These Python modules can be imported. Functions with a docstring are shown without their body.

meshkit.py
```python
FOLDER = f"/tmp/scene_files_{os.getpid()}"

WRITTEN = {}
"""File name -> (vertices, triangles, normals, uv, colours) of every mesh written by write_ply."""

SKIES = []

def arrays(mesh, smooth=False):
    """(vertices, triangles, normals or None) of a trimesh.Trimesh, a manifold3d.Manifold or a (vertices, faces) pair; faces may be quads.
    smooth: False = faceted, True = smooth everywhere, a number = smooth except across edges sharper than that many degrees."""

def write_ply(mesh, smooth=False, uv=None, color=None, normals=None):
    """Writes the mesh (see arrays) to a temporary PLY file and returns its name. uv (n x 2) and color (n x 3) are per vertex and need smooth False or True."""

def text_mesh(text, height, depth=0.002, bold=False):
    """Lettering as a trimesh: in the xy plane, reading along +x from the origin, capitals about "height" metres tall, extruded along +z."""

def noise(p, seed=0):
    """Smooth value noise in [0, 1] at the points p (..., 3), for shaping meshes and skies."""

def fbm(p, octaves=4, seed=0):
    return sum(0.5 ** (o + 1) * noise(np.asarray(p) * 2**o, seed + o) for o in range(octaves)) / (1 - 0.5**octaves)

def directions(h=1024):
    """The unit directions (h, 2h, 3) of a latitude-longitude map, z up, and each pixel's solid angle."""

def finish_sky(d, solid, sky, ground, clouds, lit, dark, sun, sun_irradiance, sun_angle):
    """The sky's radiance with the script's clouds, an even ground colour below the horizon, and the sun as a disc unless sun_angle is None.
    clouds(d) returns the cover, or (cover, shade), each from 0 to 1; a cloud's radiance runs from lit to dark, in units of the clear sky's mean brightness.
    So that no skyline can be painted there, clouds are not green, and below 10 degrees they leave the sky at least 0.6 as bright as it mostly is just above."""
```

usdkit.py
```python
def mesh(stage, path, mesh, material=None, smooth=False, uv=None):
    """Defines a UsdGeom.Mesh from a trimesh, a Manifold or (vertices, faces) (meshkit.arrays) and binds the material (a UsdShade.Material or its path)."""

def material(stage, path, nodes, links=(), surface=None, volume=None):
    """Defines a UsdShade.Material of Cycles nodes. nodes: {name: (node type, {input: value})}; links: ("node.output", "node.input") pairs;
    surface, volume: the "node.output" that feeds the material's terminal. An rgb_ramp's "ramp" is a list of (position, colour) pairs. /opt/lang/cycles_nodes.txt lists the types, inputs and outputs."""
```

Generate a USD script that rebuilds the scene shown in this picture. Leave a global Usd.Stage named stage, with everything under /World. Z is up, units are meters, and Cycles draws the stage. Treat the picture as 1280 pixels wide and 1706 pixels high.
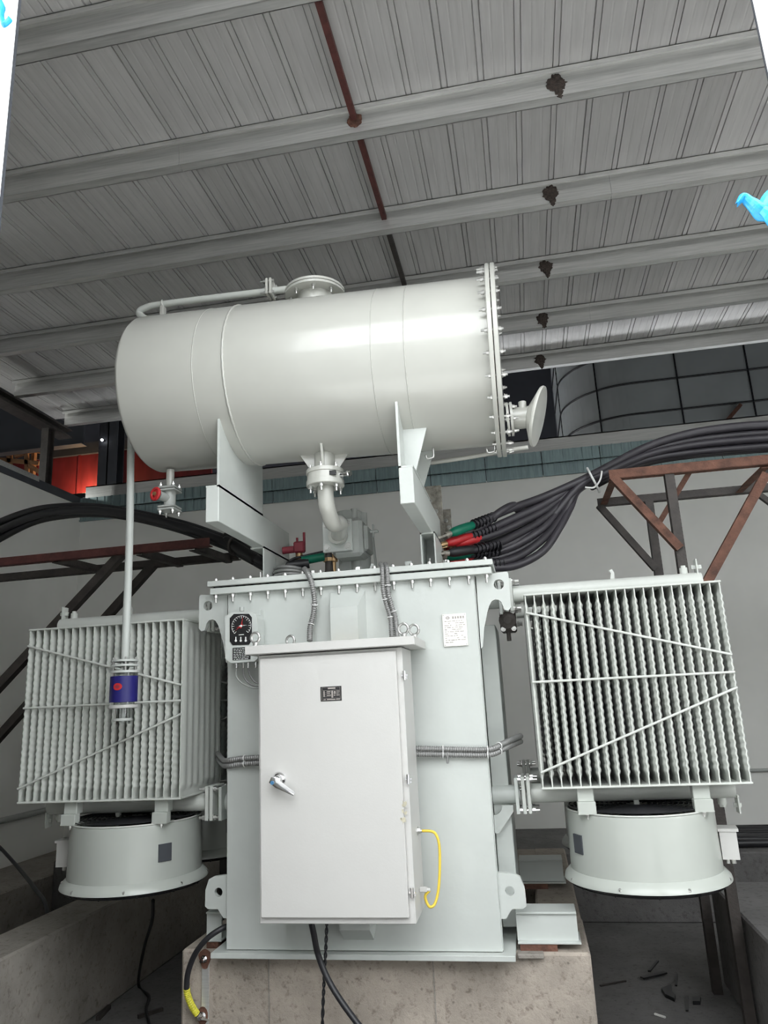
import math, random
import numpy as np, trimesh, usdkit, meshkit
from shapely.geometry import Polygon, Point
from shapely import affinity
from pxr import Usd, UsdGeom, UsdLux, UsdShade, Gf, Sdf

random.seed(7)
rng = np.random.default_rng(7)
stage = Usd.Stage.CreateInMemory()
UsdGeom.SetStageUpAxis(stage, UsdGeom.Tokens.z)
UsdGeom.SetStageMetersPerUnit(stage, 1.0)
UsdGeom.Xform.Define(stage, '/World')
ZO = 1.8            # all numbers below are metres from the lens; the pit floor (1.8 m lower) is world z = 0

# ---------------------------------------------------------------- camera
YAW, PITCH, ROLL, FPX = -0.175459366, 0.249590745, 0.0487716828, 1234.66
Fw = np.array([math.sin(YAW) * math.cos(PITCH), math.cos(YAW) * math.cos(PITCH), math.sin(PITCH)])
r0 = np.array([math.cos(YAW), -math.sin(YAW), 0.0])
d0 = np.cross(Fw, r0)
Rt = math.cos(ROLL) * r0 + math.sin(ROLL) * d0
Dn = -math.sin(ROLL) * r0 + math.cos(ROLL) * d0
cam = UsdGeom.Camera.Define(stage, '/World/camera')
cam.AddTransformOp().Set(Gf.Matrix4d(*Rt, 0, *(-Dn), 0, *(-Fw), 0, 0, 0, ZO, 1))
cam.CreateHorizontalApertureAttr(36.0)
cam.CreateVerticalApertureAttr(36.0 * 1706 / 1280)
cam.CreateFocalLengthAttr(36.0 * FPX / 1280)
cam.CreateClippingRangeAttr(Gf.Vec2f(0.05, 200))
cam.CreateExposureAttr(-0.62)

# ---------------------------------------------------------------- light: overcast sky through the open front
sky = UsdLux.DomeLight.Define(stage, '/World/sky')
sky.CreateIntensityAttr(3.0)
sky.CreateColorAttr(Gf.Vec3f(0.95, 0.98, 1.0))


def A(px, py, **k):
    """The point of the measured photograph pixel on a known plane x=, y= or z= of the room."""
    d = Rt * (px - 640) / FPX + Dn * (py - 853) / FPX + Fw
    (a, v), = k.items()
    return d * (v / d['xyz'.index(a)])


def AA(pts, **k):
    return [A(p[0], p[1], **k) if len(p) == 2 else A(p[0], p[1], y=p[2]) for p in pts]


# ---------------------------------------------------------------- materials
def mat(name, col, rough=0.5, metal=0.0, var=0.06, scale=6.0, bump=0.0, bscale=60.0, rnd=0.0, extra=None, spec=None, coat=0.0, stretch=None):
    """Plain painted / bare surface: colour with slight mottling, optional fine relief, optional variation between pieces."""
    c = np.array(col, float)
    n = {'tc': ('texture_coordinate', {}), 'no': ('noise_texture', {'scale': scale, 'detail': 4.0, 'roughness': 0.6}),
         'rp': ('rgb_ramp', {'ramp': [(0.3, tuple(np.clip(c * (1 - var), 0, 1))), (0.7, tuple(np.clip(c * (1 + var), 0, 1)))]}),
         'p': ('principled_bsdf', {'roughness': rough, 'metallic': metal})}
    if coat:
        n['p'][1]['coat_weight'] = coat
        n['p'][1]['coat_roughness'] = 0.12
    l = [('no.fac', 'rp.fac')]
    if stretch:
        n['mp'] = ('mapping', {'scale': stretch})
        l += [('tc.object', 'mp.vector'), ('mp.vector', 'no.vector')]
    else:
        l += [('tc.object', 'no.vector')]
    out = 'rp.color'
    if rnd:
        n['oi'] = ('object_info', {})
        n['mr'] = ('map_range', {'to_min': 1 - rnd, 'to_max': 1 + rnd})
        n['hs'] = ('hsv', {})
        l += [('oi.random', 'mr.value'), ('mr.result', 'hs.value'), (out, 'hs.color')]
        out = 'hs.color'
    l.append((out, 'p.base_color'))
    if bump:
        n['bn'] = ('noise_texture', {'scale': bscale, 'detail': 3.0})
        n['bu'] = ('bump', {'strength': bump, 'distance': 0.01})
        l += [('mp.vector' if stretch else 'tc.object', 'bn.vector'), ('bn.fac', 'bu.height'), ('bu.normal', 'p.normal')]
    return usdkit.material(stage, '/World/Looks/' + name, n, l, surface='p.BSDF')


M = {}
M['tank'] = mat('tank_paint', (0.515, 0.542, 0.518), 0.38, var=0.03, bump=0.05, bscale=40)
M['cons'] = mat('conservator_paint', (0.505, 0.508, 0.468), 0.3, var=0.02, bump=0.02, bscale=14, coat=0.6)
M['cab'] = mat('cabinet_paint', (0.53, 0.525, 0.507), 0.42, var=0.015, bump=0.03, bscale=120)
M['rad'] = mat('radiator_paint', (0.56, 0.58, 0.545), 0.36, var=0.04)
M['fan'] = mat('fan_paint', (0.45, 0.475, 0.44), 0.22, var=0.02)
M['galv'] = mat('galvanised_steel', (0.64, 0.64, 0.625), 0.26, metal=0.5, var=0.14, scale=9, bump=0.02, bscale=8, stretch=(0.35, 4, 9))
M['roof'] = mat('roof_sheet', (0.60, 0.59, 0.585), 0.42, metal=0.2, var=0.07, scale=5, bump=0.05, bscale=9, rnd=0.10, stretch=(7, 0.5, 1))
M['steel'] = mat('bolt_steel', (0.62, 0.62, 0.60), 0.3, metal=0.8, var=0.1)
M['chrome'] = mat('chrome', (0.85, 0.85, 0.86), 0.12, metal=1.0, var=0.02)
M['conduit'] = mat('conduit_metal', (0.26, 0.26, 0.255), 0.42, metal=0.4, var=0.1, scale=40)
M['rust'] = mat('rusty_steel', (0.13, 0.058, 0.038), 0.75, var=0.45, scale=14, bump=0.4, bscale=80)
M['rustdark'] = mat('dark_primer_steel', (0.045, 0.038, 0.034), 0.6, var=0.35, scale=12, bump=0.2, bscale=70)
M['rod'] = mat('red_primer_rod', (0.10, 0.032, 0.028), 0.65, var=0.35, scale=18)
M['scar'] = mat('weld_scar', (0.06, 0.045, 0.038), 0.8, var=0.6, scale=60, bump=0.6, bscale=120)
M['plaster'] = mat('grey_plaster', (0.80, 0.80, 0.765), 0.85, var=0.05, scale=1.3, bump=0.12, bscale=12)
M['steelblue'] = mat('dark_frame_steel', (0.06, 0.065, 0.075), 0.5, var=0.15)
M['teal'] = mat('teal_sheet', (0.25, 0.335, 0.345), 0.35, metal=0.3, var=0.18, scale=7, rnd=0.1, stretch=(6, 1, 0.6))
M['rubber'] = mat('black_rubber', (0.016, 0.016, 0.019), 0.45, var=0.2)
M['cable'] = mat('grey_cable_sheath', (0.034, 0.031, 0.038), 0.42, var=0.15, rnd=0.2)
M['black'] = mat('black_plastic', (0.012, 0.012, 0.013), 0.4, var=0.1)
M['fangrille'] = mat('black_grille', (0.012, 0.012, 0.014), 0.35, var=0.1)
M['white'] = mat('white_print', (0.75, 0.75, 0.74), 0.5, var=0.02)
M['greyprint'] = mat('grey_print', (0.33, 0.30, 0.28), 0.5, var=0.1)
M['film'] = mat('white_protective_film', (0.88, 0.90, 0.93), 0.35, var=0.02, scale=3)
M['filmblue'] = mat('blue_film', (0.03, 0.36, 0.72), 0.25, var=0.4, scale=18, bump=0.5, bscale=25)
M['lockblue'] = mat('lock_blue', (0.05, 0.16, 0.30), 0.35)
M['timber'] = mat('brown_timber', (0.30, 0.16, 0.08), 0.7, var=0.3)
M['red'] = mat('red_paint', (0.55, 0.025, 0.03), 0.4, var=0.12)
M['reddull'] = mat('dull_red_plastic', (0.30, 0.04, 0.06), 0.5, var=0.2)
M['green'] = mat('green_sleeve', (0.0, 0.17, 0.10), 0.45, var=0.15)
M['yellow'] = mat('yellow_sleeve', (0.75, 0.55, 0.06), 0.45, var=0.08)
M['yellowgreen'] = mat('yellow_wrap', (0.62, 0.58, 0.05), 0.45, var=0.3, scale=90)
M['blue'] = mat('blue_label', (0.012, 0.010, 0.14), 0.5, var=0.04)
M['copper'] = mat('tinned_busbar', (0.33, 0.31, 0.27), 0.5, metal=0.5, var=0.45, scale=25)
M['brass'] = mat('brass', (0.45, 0.30, 0.16), 0.4, metal=0.7, var=0.2)
M['plate'] = mat('bright_plate', (0.86, 0.85, 0.80), 0.3, metal=0.2, var=0.08, scale=40)
M['chip'] = mat('worn_primer', (0.50, 0.47, 0.36), 0.6, var=0.2, scale=60)
M['cast'] = mat('cast_grey_paint', (0.42, 0.44, 0.42), 0.4, var=0.06, bump=0.1, bscale=80)
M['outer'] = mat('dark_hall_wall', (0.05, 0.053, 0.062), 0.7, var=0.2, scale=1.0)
M['redwall'] = mat('red_hall_sheet', (0.15, 0.012, 0.015), 0.6, var=0.3, scale=1.2, stretch=(4, 1, 1))
M['clad'] = mat('dark_cladding', (0.36, 0.38, 0.38), 0.55, var=0.08, rnd=0.06, scale=2)
M['yard'] = mat('yard_concrete', (0.72, 0.71, 0.68), 0.85, var=0.08, scale=2)
M['asphalt'] = mat('yard_asphalt', (0.20, 0.20, 0.20), 0.9, var=0.15, scale=4)
M['yardwall'] = mat('yard_wall', (0.42, 0.42, 0.41), 0.8, var=0.06, scale=1)


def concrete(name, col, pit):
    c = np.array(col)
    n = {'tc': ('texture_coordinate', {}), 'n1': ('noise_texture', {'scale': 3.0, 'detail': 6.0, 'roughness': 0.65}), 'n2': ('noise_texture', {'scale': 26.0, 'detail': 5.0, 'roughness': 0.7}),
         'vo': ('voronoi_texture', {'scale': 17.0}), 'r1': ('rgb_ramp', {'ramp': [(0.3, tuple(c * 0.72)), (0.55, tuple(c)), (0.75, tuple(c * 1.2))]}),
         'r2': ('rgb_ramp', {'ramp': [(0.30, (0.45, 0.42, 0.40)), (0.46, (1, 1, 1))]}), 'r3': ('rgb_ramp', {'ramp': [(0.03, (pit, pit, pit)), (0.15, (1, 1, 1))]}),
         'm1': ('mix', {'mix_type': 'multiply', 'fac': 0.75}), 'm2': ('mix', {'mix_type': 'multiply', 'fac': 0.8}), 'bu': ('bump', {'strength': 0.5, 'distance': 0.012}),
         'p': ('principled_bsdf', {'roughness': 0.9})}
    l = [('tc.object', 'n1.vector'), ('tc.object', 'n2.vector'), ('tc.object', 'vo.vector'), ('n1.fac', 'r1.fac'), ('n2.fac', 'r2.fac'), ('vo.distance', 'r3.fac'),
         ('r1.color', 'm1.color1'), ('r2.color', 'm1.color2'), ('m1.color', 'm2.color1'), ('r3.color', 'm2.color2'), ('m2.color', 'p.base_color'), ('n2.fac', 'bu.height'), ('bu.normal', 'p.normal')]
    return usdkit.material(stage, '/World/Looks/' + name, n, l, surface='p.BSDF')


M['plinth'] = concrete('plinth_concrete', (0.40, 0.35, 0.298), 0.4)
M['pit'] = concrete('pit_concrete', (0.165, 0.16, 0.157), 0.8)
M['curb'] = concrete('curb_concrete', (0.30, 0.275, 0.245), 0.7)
M['glass'] = usdkit.material(stage, '/World/Looks/clear_glass', {'t': ('transparent_bsdf', {'color': (0.94, 0.95, 0.95)}), 'g': ('glossy_bsdf', {'roughness': 0.04}), 'f': ('fresnel', {'IOR': 1.45}), 'm': ('mix_closure', {})},
                             [('f.fac', 'm.fac'), ('t.BSDF', 'm.closure1'), ('g.BSDF', 'm.closure2')], surface='m.closure')
M['lamp'] = usdkit.material(stage, '/World/Looks/lamp_glow', {'e': ('emission', {'color': (0.95, 0.95, 1.0), 'strength': 12.0})}, [], surface='e.emission')


# ---------------------------------------------------------------- mesh helpers
V = lambda *a: np.array(a, float)
cat = trimesh.util.concatenate


def unit(v):
    v = np.asarray(v, float)
    return v / np.linalg.norm(v)


def frame(d):
    d = unit(d)
    a = unit(np.cross(d, [0, 0, 1.0] if abs(d[2]) < 0.9 else [1.0, 0, 0]))
    return a, np.cross(d, a), d


def bx(x0, x1, y0, y1, z0, z1, b=0.0):
    lo, hi = np.minimum([x0, y0, z0], [x1, y1, z1]), np.maximum([x0, y0, z0], [x1, y1, z1])
    if b <= 0:
        m = trimesh.creation.box(hi - lo)
        m.apply_translation((lo + hi) / 2)
        return m
    p = []
    for k in range(3):
        l2, h2 = lo + b, hi - b
        l2[k], h2[k] = lo[k], hi[k]
        p += [[(l2[0], h2[0])[i], (l2[1], h2[1])[j], (l2[2], h2[2])[q]] for i in (0, 1) for j in (0, 1) for q in (0, 1)]
    return trimesh.convex.convex_hull(np.array(p))


def hull(pts):
    return trimesh.convex.convex_hull(np.array(pts, float))


def lathe(p0, d, prof, n=32):
    """prof: (radius, height) pairs turned about the axis from p0 along d."""
    a, b, d = frame(d)
    ang = np.arange(n) * 2 * np.pi / n
    ring = np.cos(ang)[:, None] * a + np.sin(ang)[:, None] * b
    v = np.concatenate([np.asarray(p0) + d * h + ring * r for r, h in prof])
    k = len(prof)
    f = []
    for i in range(k - 1):
        for j in range(n):
            q = (j + 1) % n
            f += [[i * n + j, i * n + q, (i + 1) * n + q], [i * n + j, (i + 1) * n + q, (i + 1) * n + j]]
    m = trimesh.Trimesh(v, f, process=False)
    if prof[0][0] < 1e-6 or prof[-1][0] < 1e-6:
        m.merge_vertices()
        m.update_faces(m.nondegenerate_faces())
    return m


def cyl(p0, p1, r, n=20, r2=None):
    p0, p1 = np.asarray(p0, float), np.asarray(p1, float)
    h = np.linalg.norm(p1 - p0)
    r2 = r if r2 is None else r2
    return lathe(p0, p1 - p0, [(1e-7, 0), (r, 0), (r2, h), (1e-7, h)], n)


def spline(pts, n=12):
    p = np.array(pts, float)
    if len(p) == 2:
        return p
    q = np.vstack([2 * p[0] - p[1], p, 2 * p[-1] - p[-2]])
    out = []
    for i in range(1, len(q) - 2):
        for t in np.linspace(0, 1, n, endpoint=False):
            a, b, c, d = q[i - 1], q[i], q[i + 1], q[i + 2]
            out.append(0.5 * (2 * b + (c - a) * t + (2 * a - 5 * b + 4 * c - d) * t * t + (3 * b - a - 3 * c + d) * t ** 3))
    return np.array(out + [p[-1]])


def sweep(path, r, sides=10, caps=True):
    p = np.asarray(path, float)
    k = len(p)
    r = np.broadcast_to(r, (k,))
    t = np.gradient(p, axis=0)
    t /= np.linalg.norm(t, axis=1, keepdims=True) + 1e-12
    a = frame(t[0])[0]
    v = []
    ang = np.arange(sides) * 2 * np.pi / sides
    for i in range(k):
        a = a - (a @ t[i]) * t[i]
        a = unit(a)
        b = np.cross(t[i], a)
        v.append(p[i] + r[i] * (np.cos(ang)[:, None] * a + np.sin(ang)[:, None] * b))
    v = np.concatenate(v)
    f = []
    for i in range(k - 1):
        for j in range(sides):
            q = (j + 1) % sides
            f += [[i * sides + j, i * sides + q, (i + 1) * sides + q], [i * sides + j, (i + 1) * sides + q, (i + 1) * sides + j]]
    if caps:
        v = np.vstack([v, p[0], p[-1]])
        for j in range(sides):
            q = (j + 1) % sides
            f += [[k * sides, q, j], [k * sides + 1, (k - 1) * sides + j, (k - 1) * sides + q]]
    return trimesh.Trimesh(v, f, process=False)


def tube(pts, r, n=10, sides=10):
    return sweep(spline(pts, n), r, sides)


def ribbed(pts, r, pitch=0.011):
    """Flexible metal conduit: a tube whose radius steps up and down along its length."""
    s = spline(pts, 30)
    L = np.concatenate([[0], np.cumsum(np.linalg.norm(np.diff(s, axis=0), axis=1))])
    k = int(L[-1] / pitch * 4)
    u = np.linspace(0, L[-1], k)
    q = np.stack([np.interp(u, L, s[:, i]) for i in range(3)], 1)
    return sweep(q, r * np.where(np.arange(k) % 4 < 2, 1.0, 0.80), 10)


def bar(p0, p1, w, h=None, up=(0, 0, 1)):
    """A straight square bar between two points."""
    h = w if h is None else h
    p0, p1 = np.asarray(p0, float), np.asarray(p1, float)
    d = unit(p1 - p0)
    a = np.cross(d, up)
    a = unit(a) if np.linalg.norm(a) > 1e-3 else V(1, 0, 0)
    b = np.cross(a, d)
    return hull([p + a * w / 2 * i + b * h / 2 * j for p in (p0, p1) for i in (-1, 1) for j in (-1, 1)])


def angle_bar(p0, p1, w, t=0.006, up=(0, 0, 1)):
    """An L-section bar: one leaf upright, one leaf lying."""
    p0, p1 = np.asarray(p0, float), np.asarray(p1, float)
    d = unit(p1 - p0)
    a = np.cross(d, up)
    a = unit(a) if np.linalg.norm(a) > 1e-3 else V(1, 0, 0)
    b = np.cross(a, d)
    return cat([bar(p0 + a * w / 2, p1 + a * w / 2, t, w, up), bar(p0 - b * w / 2, p1 - b * w / 2, w, t, up)])


def plate(poly, o, u, v, t):
    """An extruded outline: poly (shapely, in metres) in the plane o + x*u + y*v, thickness t along u x v."""
    m = trimesh.creation.extrude_polygon(poly, t, engine='earcut')
    u, v = unit(u), unit(v)
    T = np.eye(4)
    T[:3, 0], T[:3, 1], T[:3, 2], T[:3, 3] = u, v, np.cross(u, v), o
    m.apply_transform(T)
    return m


def front_plate(pts, y, t, holes=()):
    """Outline given as (x, z), standing in a plane y = const and t deep."""
    p = Polygon(pts)
    for (x, z, r) in holes:
        p = p.difference(Point(x, z).buffer(r, 10))
    return plate(p, V(0, y + t, 0), (1, 0, 0), (0, 0, 1), t)


def side_plate(pts, x, t, holes=()):
    """Outline given as (y, z), in a plane x = const and t thick."""
    p = Polygon(pts) if not hasattr(pts, 'geom_type') else pts
    return plate(p, V(x, 0, 0), (0, 1, 0), (0, 0, 1), t)


def bolt(p, d, r=0.009, h=0.009, shank=0.0):
    a, b, d = frame(d)
    p = np.asarray(p, float)
    hexa = lambda q, R, H: hull([q + R * (math.cos(t) * a + math.sin(t) * b) + d * k for t in np.arange(6) * np.pi / 3 for k in (0, H)])
    m = [cyl(p, p + d * 0.003, r * 1.35, 10), hexa(p + d * 0.003, r, h)]
    if shank:
        m.append(cyl(p + d * (0.003 + h), p + d * (0.003 + h + shank), r * 0.6, 8))
    return cat(m)


def torus(c, n, R, r, k=20, s=8):
    a, b, n = frame(n)
    t = np.linspace(0, 2 * np.pi, k + 1)
    return sweep(np.asarray(c) + R * (np.cos(t)[:, None] * a + np.sin(t)[:, None] * b), r, s, False)


def text(s, h, o, u=(1, 0, 0), v=(0, 0, 1), depth=0.001, bold=True):
    m = meshkit.text_mesh(s, h, depth, bold)
    T = np.eye(4)
    u, v = unit(u), unit(v)
    T[:3, 0], T[:3, 1], T[:3, 2], T[:3, 3] = u, v, np.cross(u, v), o
    m.apply_transform(T)
    return m


# ---------------------------------------------------------------- scene-graph helpers
used = {}


def numbered(parent, name):
    k = used.get((parent, name), 0)
    used[(parent, name)] = k + 1
    return name if k == 0 else f'{name}_{k:03d}'


def put(prim, label=None, category=None, group=None, kind=None):
    for k, v in (('label', label), ('category', category), ('group', group), ('kind', kind)):
        if v:
            prim.SetCustomDataByKey(k, v)


class Thing:
    """An Xform at the thing's base; its parts are added in room metres."""

    def __init__(self, name, label=None, category=None, base=(0, 0, 0), group=None, kind=None):
        self.path = '/World/' + numbered('/World', name)
        self.o = np.asarray(base, float)
        x = UsdGeom.Xform.Define(stage, self.path)
        x.AddTranslateOp().Set(Gf.Vec3d(*(self.o + V(0, 0, ZO))))
        put(x.GetPrim(), label, category, group, kind)
        self.prim = x.GetPrim()

    def add(self, name, mesh, m, smooth=False, label=None, parent=None, kind=None):
        root = parent or self.path
        p = root + '/' + numbered(root, name)
        if isinstance(mesh, list):
            mesh = cat(mesh)
        mesh = mesh.copy()
        mesh.apply_translation(-self.o)
        pr = usdkit.mesh(stage, p, mesh, M[m], smooth=smooth).GetPrim()
        put(pr, label, None, None, kind)
        return p


def one(name, mesh, m, label=None, category=None, group=None, kind=None, smooth=False, base=None):
    if isinstance(mesh, list):
        mesh = cat(mesh)
    mesh = mesh.copy()
    b = mesh.bounds
    o = V(b[:, 0].mean(), b[:, 1].mean(), b[0, 2])
    mesh.apply_translation(-o)
    p = '/World/' + numbered('/World', name)
    pr = usdkit.mesh(stage, p, mesh, M[m], smooth=smooth)
    UsdGeom.Xformable(pr).AddTranslateOp().Set(Gf.Vec3d(*(o + V(0, 0, ZO))))
    put(pr.GetPrim(), label, category, group, kind)
    return pr


def copy_of(t, name, label, category, shift, group=None):
    p = '/World/' + numbered('/World', name)
    x = UsdGeom.Xform.Define(stage, p)
    x.GetPrim().GetReferences().AddInternalReference(t.path)
    x.GetPrim().SetInstanceable(True)
    x.ClearXformOpOrder()
    UsdGeom.Xformable(x).MakeMatrixXform().Set(Gf.Matrix4d(1).SetTranslate(Gf.Vec3d(*(t.o + V(*shift) + V(0, 0, ZO)))))
    put(x.GetPrim(), label, category, group)



# ================================================================ THE SETTING
XL, XR, YB, ZR = -5.2, 4.0, 8.0, 3.4           # left wall, right wall, back wall, underside of the purlins

floor = Thing('floor', 'dark concrete pit floor below the transformer, with scraps lying on it', None, (-0.6, 4.8, -1.8), kind='structure')
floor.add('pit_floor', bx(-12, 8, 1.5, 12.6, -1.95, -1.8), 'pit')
floor.add('wall_ledge', bx(XL, -4.47, 1.8, 8.0, -1.8, -1.4, 0.01), 'curb')
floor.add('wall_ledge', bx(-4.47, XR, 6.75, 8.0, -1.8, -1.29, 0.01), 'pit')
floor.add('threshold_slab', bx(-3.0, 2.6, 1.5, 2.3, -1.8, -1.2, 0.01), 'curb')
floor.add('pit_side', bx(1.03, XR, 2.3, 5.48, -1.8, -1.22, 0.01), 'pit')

curb = one('concrete_curb', bx(-3.13, -2.81, 2.35, 6.7, -1.8, -1.2, 0.012), 'curb', 'long tan concrete curb wall running back along the left side of the pit', 'curb')

w = Thing('wall_left', kind='structure', base=(XL, 5, -1.8))
w.add('plaster', bx(XL - 0.2, XL, 1.6, YB + 0.2, -1.8, 2.50), 'plaster')
w.add('top_rail', [bx(XL - 0.18, XL + 0.012, 1.6, YB, 2.50, 2.60, 0.004)], 'steelblue')
w.add('edge_strip', bx(XL + 0.002, XL + 0.016, 6.45, 7.15, 2.57, 2.63, 0.003), 'galv')
for yy in (2.9, 5.1, 7.35):
    w.add('post', [bx(XL - 0.11, XL - 0.02, yy - 0.05, yy - 0.03, 2.6, 3.3), bx(XL - 0.11, XL - 0.02, yy + 0.05, yy + 0.07, 2.6, 3.3), bx(XL - 0.075, XL - 0.055, yy - 0.04, yy + 0.06, 2.6, 3.3)], 'rustdark')
w.add('conduit', tube([(XL + 0.02, 2.4, -0.95), (XL + 0.02, 5.0, -0.95), (XL + 0.02, 7.9, -0.96)], 0.03), 'cast', smooth=40)

w = Thing('wall_back', kind='structure', base=(-0.6, YB, -1.8))
w.add('plaster', bx(XL, XR, YB, YB + 0.2, -1.8, 2.32), 'plaster')
w.add('girt', [bx(XL + 0.05, XR, YB + 0.0, YB + 0.012, 2.585, 2.745), bx(XL + 0.05, XR, YB, YB + 0.09, 2.733, 2.745), bx(XL + 0.05, XR, YB, YB + 0.09, 2.585, 2.597)], 'galv')
for x0 in np.arange(XL, XR, 0.62):
    x1 = min(x0 + 0.612, XR)
    for (za, zb, dy) in ((2.445, 2.582, 0.05), (2.305, 2.44, 0.015)):
        ribs = [bx(x0, x1, YB - dy, YB - dy + 0.012, za, zb)]
        ribs += [bx(x, x + 0.016, YB - dy - 0.010, YB - dy, za, zb) for x in np.arange(x0 + 0.02, x1 - 0.02, 0.103)]
        ribs.append(bx(x0, x1, YB - dy - 0.016, YB - dy + 0.012, za - 0.006, za + 0.006))
        w.add('fascia_sheet', ribs, 'teal')
w.add('backing', bx(XL, XR, YB + 0.02, YB + 0.04, 2.30, 2.62), 'steelblue')
w.add('conduit', tube([(1.2, YB - 0.02, -0.80), (2.6, YB - 0.02, -0.81), (3.9, YB - 0.02, -0.83)], 0.016), 'cast', smooth=40)
w.add('cable_clip', bx(2.33, 2.42, YB - 0.04, YB, -0.63, -0.60, 0.004), 'black')

one('wall_right', bx(XR, XR + 0.2, 1.6, YB + 0.2, -1.8, 3.6), 'plaster', kind='structure')
w = Thing('wall_front', kind='structure', base=(-0.3, 1.7, -1.8))
w.add('plaster', bx(XL - 0.2, -1.84, 1.62, 1.8, -1.8, 3.6), 'plaster')

one('trim_1', [bx(XL - 0.16, XL + 0.02, 1.6, 7.7, 3.28, 3.30), bx(XL - 0.16, XL + 0.02, 1.6, 7.7, 3.37, 3.39), bx(XL - 0.075, XL - 0.06, 1.6, 7.7, 3.30, 3.37)], 'rustdark', kind='structure')

# doorway the picture is taken through: two jambs wrapped in white film with torn blue scraps
d = Thing('door_1', kind='structure', base=(-0.33, 1.65, -1.2))
d.add('jamb', bx(-1.84, -1.43, 1.58, 1.70, -1.8, 3.5, 0.004), 'film')
d.add('jamb', bx(0.732, 1.18, 1.58, 1.70, -1.8, 3.5, 0.004), 'film')
d.add('jamb_gasket', bx(-1.46, -1.432, 1.70, 1.712, -1.8, 3.5), 'steelblue')
d.add('jamb_gasket', bx(0.734, 0.76, 1.70, 1.712, -1.8, 3.5), 'steelblue')


def scrap(pts, y, seed, thick=0.004):
    """A crumpled strip of film following a line of (x, z, half width)."""
    pts = np.array(pts, float)
    s = spline(np.stack([pts[:, 0], np.full(len(pts), y), pts[:, 1]], 1), 8)
    hw = np.interp(np.linspace(0, 1, len(s)), np.linspace(0, 1, len(pts)), pts[:, 2])
    t = np.gradient(s, axis=0)
    n = np.stack([-t[:, 2], 0 * t[:, 0], t[:, 0]], 1)
    n /= np.linalg.norm(n, axis=1, keepdims=True)
    k, rows = len(s), 7
    g = []
    for j, q in enumerate(np.linspace(-1, 1, rows)):
        p = s + n * (hw * q)[:, None]
        p[:, 1] += 0.02 * (meshkit.noise(p * 30, seed) - 0.5) - 0.012 * (1 - q * q)
        g.append(p)
    g = np.array(g)
    v = np.concatenate([g.reshape(-1, 3), g.reshape(-1, 3) + V(0, thick, 0)])
    f = []
    N = rows * k
    for i in range(rows - 1):
        for j in range(k - 1):
            a, b, c, e = i * k + j, i * k + j + 1, (i + 1) * k + j + 1, (i + 1) * k + j
            f += [[a, b, c], [a, c, e], [N + a, N + c, N + b], [N + a, N + e, N + c]]
    for j in range(k - 1):
        for r in (0, rows - 1):
            a, b = r * k + j, r * k + j + 1
            f += [[a, b, N + b], [a, N + b, N + a]]
    return trimesh.Trimesh(v, f, process=False)


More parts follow.
